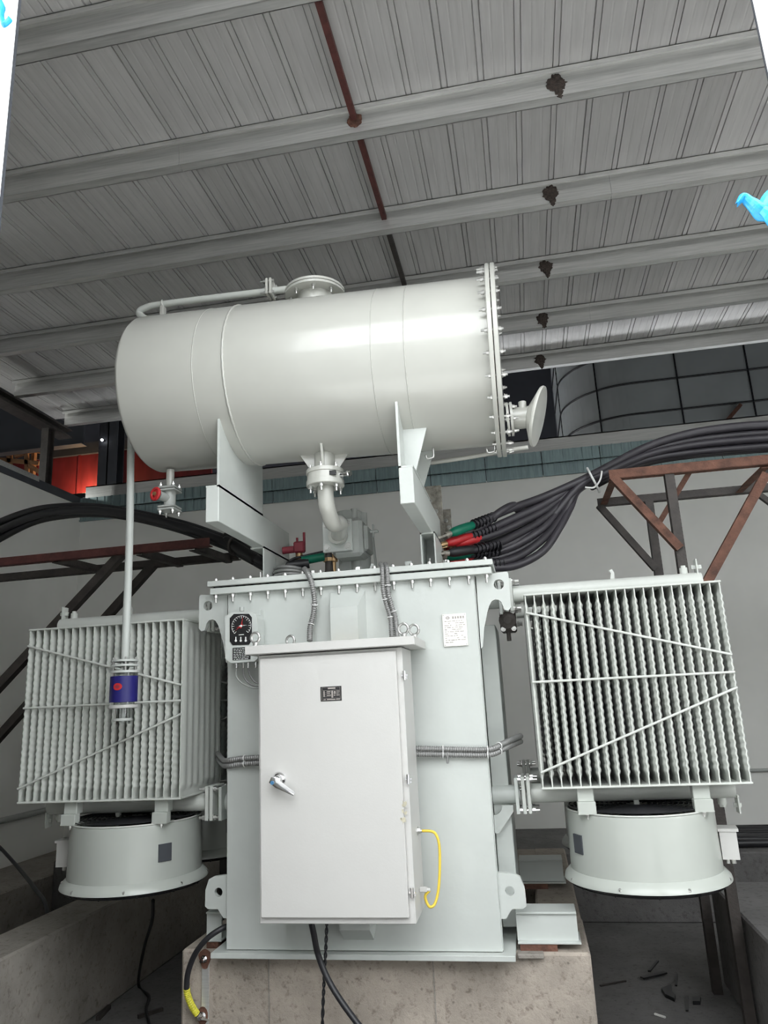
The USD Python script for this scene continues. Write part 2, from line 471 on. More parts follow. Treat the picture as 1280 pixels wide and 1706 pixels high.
d.add('film_scrap', scrap([(0.70, 1.07, 0.016), (0.645, 1.045, 0.030), (0.615, 1.02, 0.020), (0.592, 1.048, 0.014), (0.578, 1.062, 0.010), (0.560, 1.045, 0.003)], 1.58, 3), 'filmblue', label='torn blue film hanging from the right white jamb')
d.add('film_scrap', scrap([(0.70, 0.955, 0.012), (0.64, 0.985, 0.024), (0.61, 1.018, 0.012)], 1.575, 5), 'filmblue', label='torn blue film hanging from the right white jamb')
d.add('film_scrap', scrap([tuple(A(px_, py_, y=1.57)[[0, 2]]) + (w_,) for px_, py_, w_ in ((-12, -20, .012), (1, 10, .009), (3, 32, .007), (9, 45, .006), (16, 38, .006), (19, 33, .003))], 1.57, 9), 'filmblue', label='blue scrap stuck on the left white jamb')

# roof
roof = Thing('ceiling', kind='structure', base=(-0.6, 4.5, ZR))


def sheet_profile(x0, x1, ribs):
    """Cross-section of one roof sheet seen from below: flat pan with narrow raised ribs and a lap at each edge."""
    p = [(x0, 0.008)]
    for r in ribs:
        p += [(r - 0.021, 0.0), (r - 0.0195, 0.014), (r - 0.0155, 0.014), (r - 0.014, 0.002), (r + 0.014, 0.002), (r + 0.0155, 0.014), (r + 0.0195, 0.014), (r + 0.021, 0.0)]
        for q in (0.075, 0.145):
            if r + q + 0.01 < x1:
                p += [(r + q - 0.008, 0.0), (r + q, 0.0014), (r + q + 0.008, 0.0)]
    p.append((x1, 0.0))
    return np.array(p)


xr, k0 = 0.055 + 0.2187 * np.arange(-25, 19), 0
for i in range(0, 44, 4):
    ribs = xr[i:i + 4]
    p = sheet_profile(ribs[0] - 0.028, ribs[-1] + 0.195, ribs)
    ys = (1.35, 7.72)
    lo = np.array([[x, y, ZR + 0.163 + z] for y in ys for x, z in p])
    n = len(p)
    v = np.vstack([lo, lo + V(0, 0, 0.004)])
    f = []
    for j in range(n - 1):
        f += [[j, n + j, n + j + 1], [j, n + j + 1, j + 1], [2 * n + j, 3 * n + j + 1, 3 * n + j], [2 * n + j, 2 * n + j + 1, 3 * n + j + 1]]
    roof.add('roof_sheet', trimesh.Trimesh(v, f, process=False), 'roof')
PY = (1.85, 2.81, 3.78, 4.78, 5.74, 6.645, 7.555)
for i, y in enumerate(PY):
    seg = [(XL, 0.9), (0.9, XR)] if i % 2 else [(XL, -1.9), (-1.9, XR)]
    m = []
    for a, b in seg:
        a2 = a + 0.002
        m += [bx(a2, b, y, y + 0.004, ZR, ZR + 0.16), bx(a2, b, y, y + 0.065, ZR, ZR + 0.004), bx(a2, b, y + 0.061, y + 0.065, ZR, ZR + 0.02),
              bx(a2, b, y - 0.05, y + 0.004, ZR + 0.156, ZR + 0.16), bx(a2, b, y - 0.05, y - 0.046, ZR + 0.122, ZR + 0.16), bx(a2, b, y - 0.006, y, ZR - 0.002, ZR + 0.006)]
    roof.add('purlin', m, 'galv')
for i, y in enumerate(PY[1:]):
    s = meshkit
    b = trimesh.creation.icosphere(3, 1.0)
    vv = b.vertices.copy()
    vv *= (0.35 + 1.3 * meshkit.fbm(b.vertices * 3.2 + i * 7, 5, i))[:, None]
    b.vertices = vv * V(0.050, 0.005, 0.055) + V(0.50 - 0.01 * i, y - 0.003, ZR + 0.085)
    drip = b.copy()
    drip.vertices = (drip.vertices - b.centroid) * V(0.42, 0.9, 0.8) + b.centroid + V(0.01, -0.002, -0.06)
    roof.add('weld_scar', [b, drip], 'scar' if i else 'rust', smooth=True)
ends = [1.4] + list(PY[1:]) 
for i in range(len(PY) - 2):
    y0, y1 = (PY[i] + 0.005 if i else 1.4), PY[i + 1] + 0.02
    roof.add('tie_rod', angle_bar((-0.738, y0, ZR + 0.105), (-0.738, y1, ZR + 0.105), 0.034, 0.005), 'rod' if i < 3 else 'rustdark')
b = trimesh.creation.icosphere(3, 1.0)
b.vertices = b.vertices * (0.6 + 0.8 * meshkit.fbm(b.vertices * 2, 4, 3))[:, None] * V(0.045, 0.008, 0.05) + V(-0.735, 3.776, ZR + 0.09)
roof.add('weld_scar', b, 'rust', smooth=True)

# the dark hall beyond the gap above the walls
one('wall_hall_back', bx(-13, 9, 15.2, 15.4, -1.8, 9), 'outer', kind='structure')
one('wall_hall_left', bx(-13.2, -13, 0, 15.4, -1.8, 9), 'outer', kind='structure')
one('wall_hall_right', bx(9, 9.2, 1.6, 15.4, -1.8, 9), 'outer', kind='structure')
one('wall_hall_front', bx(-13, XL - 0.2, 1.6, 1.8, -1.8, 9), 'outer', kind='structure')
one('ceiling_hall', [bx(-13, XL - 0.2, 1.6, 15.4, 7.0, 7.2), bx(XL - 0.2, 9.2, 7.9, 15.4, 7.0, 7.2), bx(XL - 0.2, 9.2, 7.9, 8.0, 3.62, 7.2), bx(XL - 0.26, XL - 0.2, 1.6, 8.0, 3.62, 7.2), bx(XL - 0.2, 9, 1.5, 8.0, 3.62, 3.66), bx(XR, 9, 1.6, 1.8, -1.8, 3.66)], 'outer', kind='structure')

hall = Thing('red_partition', 'dark red sheet partition glowing orange in the hall behind the left wall', 'partition', (-7, 11, -1.8))
for k in range(8):
    x0 = -11.2 + k * 0.8
    hall.add('red_panel', [bx(x0, x0 + 0.79, 11.0, 11.04, -1.8, 4.35), bx(x0 + 0.76, x0 + 0.80, 10.97, 11.0, -1.8, 4.35)], 'redwall')
hall.add('top_beam', bx(-11.2, -4.8, 10.94, 11.05, 4.35, 4.55), 'steelblue')
p = A(185, 760, y=10.2)
one('steel_column', [bx(p[0] - 0.16, p[0] + 0.16, 10.1, 10.115, -1.8, 6.9), bx(p[0] - 0.16, p[0] + 0.16, 10.3, 10.315, -1.8, 6.9), bx(p[0] - 0.01, p[0] + 0.01, 10.1, 10.3, -1.8, 6.9)], 'steelblue', 'dark blue-grey steel column in front of the dark red partition', 'column')
p = A(30, 690, y=9.6)
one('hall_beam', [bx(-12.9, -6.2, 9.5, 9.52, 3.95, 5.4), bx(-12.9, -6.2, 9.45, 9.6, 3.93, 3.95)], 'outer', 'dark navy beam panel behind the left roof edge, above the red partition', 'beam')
sc = Thing('timber_stack', 'brown timber pieces leaning before the red partition at the far left', 'timber', (A(35, 770, y=10.5)[0], 10.5, -1.8))
for (a_, b_) in (((-20, 742), (70, 752)), ((-10, 765), (66, 772)), ((12, 735), (20, 800)), ((44, 740), (46, 800)), ((48, 775), (72, 790)), ((25, 760), (60, 748))):
    pa_, pb_ = A(*a_, y=10.5), A(*b_, y=10.5)
    sc.add('timber', bar(pa_, pb_, .07, .05, (0, 1, 0)), 'timber')
for xx_ in (A(15, 770, y=10.55)[0], A(55, 770, y=10.55)[0]):
    sc.add('timber_post', bx(xx_ - .03, xx_ + .03, 10.53, 10.6, -1.8, A(40, 752, y=10.55)[2]), 'timber')
p = A(170, 733, y=10.05)
lt = Thing('hall_lamp', 'tiny white lamp shining beside the blue-grey column', 'lamp', p)
lt.add('bulb', trimesh.creation.icosphere(2, 0.022).apply_translation(p), 'lamp')
lt.add('bracket', bx(p[0] - 0.012, p[0] + 0.02, p[1] + 0.02, p[1] + 0.09, p[2] - 0.012, p[2] + 0.012), 'steelblue')
p = A(142, 790, y=10.72)
fl = Thing('hall_floodlight', 'orange floodlight low against the red partition', 'lamp', p + V(0, -0.05, -0.45))
fl.add('housing', bx(p[0] - 0.15, p[0] + 0.15, p[1] - 0.12, p[1] - 0.04, p[2] - 0.52, p[2] - 0.36, 0.01), 'black')
fl.add('stand', bx(p[0] - 0.02, p[0] + 0.02, p[1] - 0.10, p[1] - 0.06, -1.8, p[2] - 0.5), 'black')
l = UsdLux.SphereLight.Define(stage, '/World/hall_flood_glow')
l.AddTranslateOp().Set(Gf.Vec3d(p[0], p[1] - 0.0, p[2] - 0.30 + ZO))
l.CreateRadiusAttr(0.05)
l.CreateIntensityAttr(520)
l.CreateColorAttr(Gf.Vec3f(1.0, 0.66, 0.36))

# work lamp in the hall to the left: it rakes the left ends of the purlins and of the wall girt
wl = Thing('hall_work_lamp', 'work lamp on a pole in the hall beyond the left wall', 'lamp', (-6.6, 6.0, -1.8))
wl.add('pole', cyl((-6.6, 6.0, -1.8), (-6.6, 6.0, 2.80), .03, 12), 'steelblue')
wl.add('head', lathe((-6.6, 6.0, 2.80), (0, 0, 1), [(1e-6, 0), (.10, 0), (.10, .02), (1e-6, .02)], 20), 'black')
l = UsdLux.SphereLight.Define(stage, '/World/hall_work_glow')
l.AddTranslateOp().Set(Gf.Vec3d(-6.6, 6.0, 2.92 + ZO))
l.CreateRadiusAttr(0.07)
l.CreateIntensityAttr(400)
l.CreateColorAttr(Gf.Vec3f(0.97, 1.0, 0.95))

# big clad air duct with rounded corners in the hall behind the back wall
tk = Thing('clad_duct', 'large dark grey clad duct with a rounded corner above the back wall, right', 'duct', (4.0, 12.0, -1.8))
DX, DY, DR = 1.98, 12.02, 1.02


def duct_path(s_):
    """Plan outline of the duct: back along the left side, round the corner, then along the front."""
    L1, L2 = 1.2, DR * math.pi / 2
    if s_ < L1:
        return V(DX - DR, DY + L1 - s_)
    if s_ < L1 + L2:
        t_ = (s_ - L1) / DR
        return V(DX - DR * math.cos(t_), DY - DR * math.sin(t_))
    return V(DX + s_ - L1 - L2, DY - DR)


cuts = [0.0, 1.15, 2.26, 3.45, 4.45, 5.45, 6.45, 7.45]
for i in range(7):
    ss = np.linspace(cuts[i] + .006, cuts[i + 1] - .006, 12)
    o = np.array([duct_path(q) for q in ss])
    tn = np.gradient(o, axis=0)
    nn = np.stack([-tn[:, 1], tn[:, 0]], 1) / np.linalg.norm(tn, axis=1)[:, None]
    for r in range(7):
        z0, z1 = 2.506 + .5 * r, 2.994 + .5 * r
        tk.add('cladding_panel', plate(Polygon(np.vstack([o, (o + nn * .02)[::-1]])), V(0, 0, z0), (1, 0, 0), (0, 1, 0), z1 - z0), 'clad')
ss = np.linspace(0, 7.45, 90)
o = np.array([duct_path(q) for q in ss])
tn = np.gradient(o, axis=0)
nn = np.stack([-tn[:, 1], tn[:, 0]], 1) / np.linalg.norm(tn, axis=1)[:, None]
tk.add('inner_shell', plate(Polygon(np.vstack([o + nn * .02, [[8.2, 14.2], [DX - DR + .05, 14.2]]])).buffer(0), V(0, 0, 2.4), (1, 0, 0), (0, 1, 0), 3.7), 'steelblue')
for r in range(7):
    tk.add('seam_strip', sweep(np.c_[o - nn * .004, np.full(len(o), 2.5 + .5 * r)], .016, 6), 'black')
for c in cuts[1:-1]:
    p = duct_path(c)
    tk.add('seam_strip', bar((p[0], p[1], 2.5), (p[0], p[1], 6.0), .04, .02, (1, 0, 0)), 'fangrille')
tk.add('leg', bx(3.0, 3.2, 12.2, 12.4, -1.8, 2.45), 'steelblue')
tk.add('leg', bx(6.5, 6.7, 12.2, 12.4, -1.8, 2.45), 'steelblue')
q = A(1225, 685, y=10.9)
tk.add('lug_bracket', bar(q + V(-.12, .05, -.12), q + V(.10, .05, .10), .10, .05), 'rust')

# the yard in front, outside the doorway
one('floor_yard', bx(-14, 14, -12, -0.9, -1.4, -1.21), 'asphalt', kind='structure')
one('floor_apron', bx(-14, 14, -0.9, 1.5, -1.4, -1.2), 'yard', kind='structure')
one('wall_yard', bx(-14, 14, -8.4, -8.0, -1.2, 4.8), 'yardwall', kind='structure')

# ================================================================ PLINTH AND TRANSFORMER TANK
pl = Thing('plinth', 'pale grey-brown pitted concrete plinth under the transformer', 'plinth', (-0.83, 4.8, -1.8))
pl.add('block', [bx(-1.825, 0.17, 3.87, 4.45, -1.8, -1.157, 0.012), bx(-1.825, -1.4, 4.44, 6.3, -1.8, -1.157, 0.012), bx(-0.07, 0.165, 4.44, 6.3, -1.8, -1.157, 0.012), bx(-1.825, 0.165, 5.7, 6.3, -1.8, -1.16, 0.012)], 'plinth')
for x_ in (-1.37, -0.56):
    pl.add('formwork_joint', bx(x_, x_ + .006, 3.866, 3.875, -1.8, -1.17), 'curb')
pl.add('mortar_strip', bx(-0.16, -0.04, 3.84, 3.90, -1.175, -1.155, 0.004), 'curb')

rail = None
for (x0, x1, y, lab) in ((-0.155, 0.125, 3.90, 'grey steel base rail on the plinth at the right of the tank, nearest the camera'), (-1.71, -1.63, 3.90, 'short grey steel base rail end on the plinth at the left foot of the tank'),
                         (-0.155, 0.11, 5.05, 'grey steel base rail in shade, far behind the right base rail')):
    r = Thing('base_rail', lab, 'rail', ((x0 + x1) / 2, y + 0.075, -1.157), group=None)
    r.add('web', bx(x0, x1, y + 0.012, y + 0.022, -1.12, -1.0), 'tank')
    r.add('top_flange', bx(x0, x1, y, y + 0.15, -1.004, -0.994, 0.002), 'tank')
    r.add('bottom_flange', bx(x0 - 0.0, x1 + 0.01, y - 0.015, y + 0.15, -1.127, -1.117, 0.002), 'tank')
    r.add('shim', bx(x0 + 0.01, x1 - 0.1 if x1 - x0 > .15 else x1 - 0.01, y - 0.01, y + 0.12, -1.157, -1.127), 'rust')

tx0, tx1, cx = -1.552, -0.222, -0.887
T = Thing('transformer_tank', 'large pale grey-green steel transformer tank with a bolted cover', 'transformer', (cx, 4.4, -1.157))
T.add('tank_body', bx(tx0 + 0.012, tx1 - 0.012, 3.80, 5.0, -1.13, 0.60), 'tank')
T.add('front_wall', bx(tx0, tx1, 3.784, 3.80, -1.13, 0.60, 0.002), 'tank')
T.add('corner_strip', bx(tx1 - 0.012, tx1 + 0.004, 3.803, 3.83, -1.13, 0.60), 'tank')
T.add('corner_strip', bx(tx0 - 0.004, tx0 + 0.012, 3.803, 3.83, -1.13, 0.60), 'tank')
T.add('base_plate', bx(-1.615, -0.165, 3.74, 5.06, -1.157, -1.133, 0.002), 'tank')
for s in (-1, 1):
    T.add('stiffener', bx(cx + s * 0.66, cx + s * 0.745, 4.05, 4.55, -1.10, 0.37, 0.004), 'tank')
T.add('tank_flange', bx(-1.640, -0.128, 3.745, 5.06, 0.600, 0.634, 0.002), 'tank')
T.add('gasket', bx(-1.625, -0.14, 3.76, 5.04, 0.634, 0.643), 'black')
T.add('cover', bx(-1.652, -0.118, 3.735, 5.07, 0.643, 0.672, 0.002), 'tank')
for px in (360, 388, 417, 446, 475, 504, 534, 564, 594, 624, 655, 685.5, 716, 747, 779, 809):
    x = A(px, 975 - 0.07 * (px - 360), y=3.768)[0]
    T.add('cover_bolt', [cyl((x, 3.768, .58), (x, 3.768, .69), .006, 8), bolt((x, 3.768, 0.600), (0, 0, -1), 0.011, 0.014, 0.026), bolt((x, 3.768, 0.672), (0, 0, 1), 0.011, 0.010)], 'steel')

lug = [(-1.709, .606), (-1.665, .613), (-1.56, .607), (-1.556, .33), (-1.578, .325)]
px2 = lambda pts, sc, ox, oz, y: [tuple(A(a / sc + ox, b / sc + oz, y=y)[[0, 2]]) for a, b in pts]
lugp = px2([(160, 165), (172, 150), (270, 150), (384, 150), (386, 690), (372, 680), (352, 540), (322, 425), (308, 385), (288, 352), (265, 343), (238, 350), (220, 372), (211, 405), (204, 428), (178, 437), (158, 415)], 4.738, 300, 960, 3.82)
hx, hz = A(300 + 230 / 4.738, 960 + 236 / 4.738, y=3.82)[[0, 2]]
foot = px2([(170, 165), (185, 118), (205, 106), (275, 97), (275, 292), (250, 290), (225, 250), (182, 250), (168, 238)], 2.6667, 280, 1420, 3.82)
fx, fz = A(280 + 228 / 2.6667, 1420 + 175 / 2.6667, y=3.82)[[0, 2]]
mir = lambda pts: [(2 * cx - x, z) for x, z in pts]
T.add('lifting_lug', front_plate(lugp, 3.805, 0.028, [(hx, hz, 0.026)]), 'tank')
T.add('lifting_lug', front_plate(mir(lugp), 3.805, 0.028, [(2 * cx - hx, hz, 0.026)]), 'tank')
T.add('jacking_lug', front_plate(foot, 3.81, 0.028, [(fx, fz, 0.021)]), 'tank')
T.add('jacking_lug', front_plate(mir(foot), 3.81, 0.028, [(2 * cx - fx, fz, 0.021)]), 'tank')
# upright box channel on the front wall, sloped at both ends
T.add('front_channel', hull([(x, y, z) for x in (-0.962, -0.818) for (y, z) in ((3.786, 0.565), (3.70, 0.478), (3.70, -1.02), (3.786, -1.085))] + [(-0.98, 3.786, .57), (-0.79, 3.786, .57), (-0.80, 3.786, -1.0)]), 'tank')
# things standing on the cover
T.add('cover_bracket', front_plate([(-0.80, .66), (-0.74, .66), (-0.765, .725), (-0.775, .73)], 3.9, 0.04), 'cast')
T.add('cover_bracket', [bx(-0.60, -0.56, 3.95, 4.0, .665, .735, .004), bx(-0.66, -0.5, 3.96, 3.98, .665, .69)], 'cast')
for x in (-1.08, -0.83, -0.36):
    T.add('cover_nut', bolt((x, 3.80, 0.672), (0, 0, 1), 0.016, 0.02), 'steel')
# pipe stubs and gussets to the lower radiator flanges
for s in (-1, 1):
    xa = cx + s * 0.66
    T.add('pipe_stub', cyl((xa, 4.06, -0.49), (cx + s * 0.80, 4.06, -0.49), 0.046, 24), 'tank', smooth=40)
    T.add('pipe_stub', cyl((xa, 4.06, 0.50), (cx + s * 0.80, 4.06, 0.50), 0.046, 24), 'tank', smooth=40)
    g = Polygon([(0, 0), (0.10, 0), (0.10, -0.03), (0.02, -0.13), (0, -0.13)]).difference(Point(0.0, 0.0).buffer(0.045, 12))
    T.add('pipe_gusset', plate(g, V(xa, 4.02, -0.535), (s, 0, 0), (0, 0, 1), 0.012 if s > 0 else 0.012), 'tank')
    for z in (-0.49, 0.50):
        T.add('stub_flange', bx(cx + s * 0.775, cx + s * 0.793, 3.975, 4.145, z - 0.085, z + 0.085, 0.003), 'tank')

# rating plate: bright metal, small dark print too fine to read
np_ = Thing('rating_plate', 'bright metal rating plate with fine dark print on the right of the tank front', 'nameplate', (-0.335, 3.783, 0.25))
np_.add('plate', bx(-0.396, -0.274, 3.772, 3.783, 0.250, 0.413, 0.002), 'plate')
np_.add('mark', [torus((-0.368, 3.7715, 0.393), (0, 1, 0), 0.007, 0.0015, 20, 4), bx(-0.380, -0.356, 3.7712, 3.772, 0.3915, 0.3945)] + [bx(-0.345 + .013 * k, -0.337 + .013 * k, 3.7712, 3.772, 0.387, 0.399) for k in range(5)], 'greyprint')
rows = []
for k in range(11):
    z = 0.374 - 0.0105 * k
    x = -0.386
    while x < -0.29:
        l_ = 0.006 + 0.018 * random.random()
        if random.random() < 0.7:
            rows.append(bx(x, min(x + l_, -0.283), 3.7714, 3.772, z, z + 0.0032))
        x += l_ + 0.005
np_.add('print', rows, 'copper')
for (x, z) in ((-0.389, .406), (-0.281, .406), (-0.389, .257), (-0.281, .257)):
    np_.add('rivet', cyl((x, 3.772, z), (x, 3.7695, z), 0.0028, 8), 'steel')

# ================================================================ CONTROL CABINET
C = Thing('control_cabinet', 'tall white-grey control cabinet with a closed door and a flat rain hood', 'cabinet', (-0.9, 3.58, -0.92))
cx0, cx1, cz0, cz1, cy0, cy1 = -1.252, -0.556, -0.922, 0.238, 3.43, 3.70
C.add('body', bx(cx0, cx1, cy0, cy1, cz0, cz1, 0.003), 'cab')
dr = C.add('door', bx(-1.239, -0.582, 3.408, 3.428, -0.893, 0.222, 0.003), 'cab')
C.add('hood', bx(-1.300, -0.487, 3.375, 3.76, 0.242, 0.283, 0.003), 'cab')
C.add('hood_strip', bx(-0.99, -0.72, 3.60, 3.70, 0.283, 0.291), 'brass')
for s in ((-1.255, 3.40), (-1.17, 3.68), (-0.545, 3.44), (-0.507, 3.52)):
    C.add('eyebolt', [torus((s[0], s[1], 0.322), (0.25, 1, 0), 0.024, 0.0065, 20, 8), cyl((s[0], s[1], 0.283), (s[0], s[1], 0.299), 0.013, 12)], 'steel', smooth=40)
p = A(461, 1303, y=3.40)
hd = C.add('handle', [lathe((p[0] + 0.01, 3.408, p[2] + 0.012), (0, -1, 0), [(1e-6, 0), (0.033, 0), (0.030, 0.008), (0.020, 0.016), (0.018, 0.042), (1e-6, 0.042)], 24),
                      hull([(p[0] - 0.02, 3.352, p[2] + 0.004), (p[0] - 0.008, 3.352, p[2] + 0.026), (p[0] + 0.02, 3.352, p[2] + 0.018), (p[0] + 0.012, 3.352, p[2] - 0.02), (p[0] - 0.014, 3.366, p[2] + 0.002), (p[0] + 0.016, 3.366, p[2] + 0.018),
                            (p[0] + 0.098, 3.356, p[2] - 0.040), (p[0] + 0.092, 3.356, p[2] - 0.056), (p[0] + 0.098, 3.366, p[2] - 0.040), (p[0] + 0.09, 3.366, p[2] - 0.055), (p[0] - 0.018, 3.366, p[2] + 0.02), (p[0] + .01, 3.346, p[2])])],
          'chrome', smooth=35, label='chrome turn handle')
C.add('lock', cyl((p[0] - 0.002, 3.350, p[2] + 0.003), (p[0] - 0.002, 3.343, p[2] + 0.003), 0.0085, 14), 'lockblue', label='blue lock centre', parent=dr)
for (px, py) in ((674, 1125), (680.5, 1298), (687, 1487)):
    q = A(px, py, y=3.42)
    C.add('hinge', [cyl((q[0], 3.416, q[2] - 0.02), (q[0], 3.416, q[2] + 0.02), 0.008, 12), bx(q[0] - 0.014, q[0] + 0.014, 3.418, 3.43, q[2] - 0.004, q[2] + 0.004), cyl((q[0] + .008, 3.43, q[2] - 0.012), (q[0] + .008, 3.42, q[2] - 0.012), 0.006, 8)], 'chrome', smooth=40)
q0, q1 = A(534, 1144.5, y=3.406), A(569.5, 1167, y=3.406)
lp = C.add('label_plate', bx(q0[0], q1[0], 3.4055, 3.408, q1[2], q0[2], 0.0005), 'black', parent=dr, label='small black label with light print')
m = []
W_, H_ = q1[0] - q0[0], q0[2] - q1[2]
for (u0, u1, v0, v1) in ((.36, .72, .82, .92), (.12, .9, .72, .735), (.12, .9, .58, .59), (.12, .9, .45, .46), (.12, .9, .32, .33), (.12, .9, .19, .2), (.14, .2, .3, .7), (.3, .48, .62, .68), (.3, .45, .5, .55), (.3, .5, .36, .42), (.52, .6, .22, .7), (.64, .72, .48, .68), (.64, .7, .35, .42),
                         (.76, .9, .63, .68), (.76, .88, .5, .55), (.76, .9, .37, .42), (.3, .7, .08, .15), (.74, .92, .08, .15), (.14, .24, .08, .14), (.06, .07, .06, .94), (.93, .94, .06, .94), (.06, .94, .06, .07), (.06, .94, .93, .94)):
    m.append(bx(q0[0] + W_ * u0, q0[0] + W_ * u1, 3.4050, 3.4056, q1[2] + H_ * v0, q1[2] + H_ * v1))
C.add('print', m, 'greyprint', parent=dr)
# worn patch by the door's hinge edge
for k, (px, py, s) in enumerate(((674, 1340, .9), (671, 1352, .5), (672, 1366, 1.0), (676, 1355, .6), (668, 1365, .35))):
    q = A(px, py, y=3.407)
    t = np.arange(14) * 2 * np.pi / 14
    rr = 0.010 * s * (0.5 + rng.random(14))
    C.add('paint_chip', front_plate(list(zip(q[0] + rr * np.cos(t), q[2] + 1.5 * rr * np.sin(t))), 3.4072, 0.0012), 'chip')

EZ, FZ = A(710, 1384, y=3.60)[2], A(704, 1482, y=3.57)[2]
C.add('earth_lug', [cyl((cx1, 3.60, EZ), (cx1 + 0.022, 3.60, EZ), 0.009, 10), bolt((cx1, 3.60, EZ), (1, 0, 0), 0.014, 0.012)], 'steel')
C.add('earth_lug', [bx(cx1, cx1 + 0.035, 3.56, 3.585, FZ - .01, FZ + .01, 0.003), cyl((cx1 + 0.03, 3.572, FZ), (cx1 + 0.048, 3.572, FZ - .002), 0.008, 10)], 'cab')

yw = one('earth_wire', tube([V(cx1 + 0.018, 3.60, EZ), A(719, 1385, y=3.60), A(727, 1391, y=3.60), A(732, 1408, y=3.60), A(733, 1440, y=3.60), A(731, 1480, y=3.60), A(725, 1505, y=3.59), A(717, 1511, y=3.58), A(711, 1503, y=3.58), A(709, 1492, y=3.575), V(cx1 + 0.045, 3.572, FZ - .004)], 0.0062, 10, 10),
         'yellow', 'yellow earthing wire looped at the right side of the control cabinet', 'wire', smooth=True)

# ================================================================ TEMPERATURE GAUGE
G = Thing('temperature_gauge', 'grey eight-sided temperature gauge with a black dial on the upper left of the tank', 'gauge', (-1.40, 3.70, 0.19))
g2 = lambda pts, y: px2(pts, 4.738, 300, 960, y)
G.add('case', front_plate(g2([(357, 318), (405, 285), (560, 282), (598, 300), (612, 330), (612, 560), (612, 650), (588, 672), (400, 686), (357, 650)], 3.64), 3.64, 0.10), 'tank')
G.add('mounting_plate', front_plate(g2([(390, 262), (636, 262), (645, 640), (640, 672), (400, 680)], 3.74), 3.74, 0.044), 'tank')
dw = G.add('dial_window', front_plate(g2([(394, 332), (426, 298), (545, 297), (567, 325), (567, 505), (545, 540), (416, 545), (394, 513)], 3.638), 3.6365, 0.004), 'black', label='black dial')
dc = A(300 + 484 / 4.738, 960 + 392 / 4.738, y=3.634)
ticks = []
for k in range(19):
    a = math.radians(225 - k * 15)
    R1, R2 = 0.051, (0.043 if k % 3 else 0.038)
    e, s = V(math.cos(a), 0, math.sin(a)), V(-math.sin(a), 0, math.cos(a))
    ticks.append(hull([dc + V(0, j, 0) + e * R + s * w_ for R in (R1, R2) for w_ in (-0.0011, 0.0011) for j in (0, 0.0012)]))
ar = np.radians(np.linspace(225, -45, 40))
ticks.append(sweep([dc + 0.052 * V(math.cos(t), 0, math.sin(t)) for t in ar], 0.0009, 4))
G.add('scale', ticks, 'white', parent=dw)
needle = lambda ang, L, w_: hull([dc + V(0, -0.001 - j, 0) + V(math.cos(ang), 0, math.sin(ang)) * r_ + V(-math.sin(ang), 0, math.cos(ang)) * q for (r_, q) in ((-0.012, w_), (-0.012, -w_), (L, 0)) for j in (0, 0.001)])
G.add('pointer', [needle(math.radians(78), 0.046, 0.004), needle(math.radians(196), 0.030, 0.003), needle(math.radians(215), 0.040, 0.003)], 'red', parent=dw)
G.add('pointer', [needle(math.radians(5), 0.034, 0.003), cyl(dc, dc + V(0, -0.004, 0), 0.006, 10)], 'white', parent=dw)
G.add('dial_print', [text('\u00b0C', 0.010, dc + V(-0.008, -0.0005, -0.034), depth=0.0008)] if False else [bx(dc[0] - 0.014, dc[0] + 0.014, 3.6333, 3.6345, dc[2] - 0.047, dc[2] - 0.043)], 'white', parent=dw)
for k in range(3):
    q = A(300 + (443 + 39 * k) / 4.738, 960 + 510 / 4.738, y=3.632)
    G.add('setting_knob', [cyl(q, q + V(0, -0.006, 0), 0.0055, 10), bx(q[0] - 0.002, q[0] + 0.002, 3.625, 3.632, q[2], q[2] + 0.02)], 'white')
lp0, lp1 = A(300 + 416 / 4.738, 960 + 566 / 4.738, y=3.637), A(300 + 556 / 4.738, 960 + 655 / 4.738, y=3.637)
lab = G.add('label_plate', bx(lp0[0], lp1[0], 3.6365, 3.641, lp1[2], lp0[2]), 'black')
m = []
for k in range(7):
    z = lp0[2] - 0.009 - k * 0.0085
    x = lp0[0] + 0.006
    while x < lp1[0] - 0.012:
        l_ = 0.006 + 0.014 * random.random()
        m.append(bx(x, min(x + l_, lp1[0] - 0.005), 3.6358, 3.6366, z, z + 0.003))
        x += l_ + 0.004
G.add('print', m, 'white', parent=lab)
q = A(300 + 487 / 4.738, 960 + 275 / 4.738, y=3.69)
G.add('top_knob', cyl(q, q + V(0, 0, 0.02), 0.012, 14), 'cast', smooth=40)
for k, px in enumerate((447, 500, 540, 600)):
    q = A(300 + px / 4.738, 960 + 690 / 4.738, y=3.69)
    G.add('cable_gland', [cyl(q + V(0, 0, 0.012), q + V(0, 0, -0.006), 0.010, 10), cyl(q + V(0, 0, -0.006), q + V(0, 0, -0.022), 0.007, 10)], 'chrome' if k != 1 else 'steel', smooth=40)
for k, pts in enumerate(([(447, 705), (443, 770), (455, 810), (500, 850), (570, 880), (625, 880), (660, 885)], [(500, 710), (500, 770), (520, 820), (560, 855), (600, 868), (660, 870)], [(540, 710), (548, 770), (580, 825), (625, 850), (660, 855)])):
    one('gauge_wire', tube([A(300 + a / 4.738, 960 + b / 4.738, y=3.70) for a, b in pts], 0.0045, 8, 8), 'conduit' if k else 'cast',
        ('outermost', 'middle', 'innermost')[k] + ' of the three thin grey wires curling from under the temperature gauge', 'wire', 'gauge wires', smooth=True)

# ================================================================ FLEXIBLE CONDUITS
def conduit(lab, pts, r=0.015, group='flexible metal conduits', ties=()):
    t = Thing('flexible_conduit', lab, 'conduit', pts[len(pts) // 2], group=None)
    t.add('hose', ribbed(pts, r), 'conduit', smooth=True)
    s = spline(pts, 30)
    for f in ties:
        i = int(f * (len(s) - 2))
        t.add('cable_tie', torus(s[i], s[i + 1] - s[i], r + 0.002, 0.0028, 14, 6), 'white')
    return t


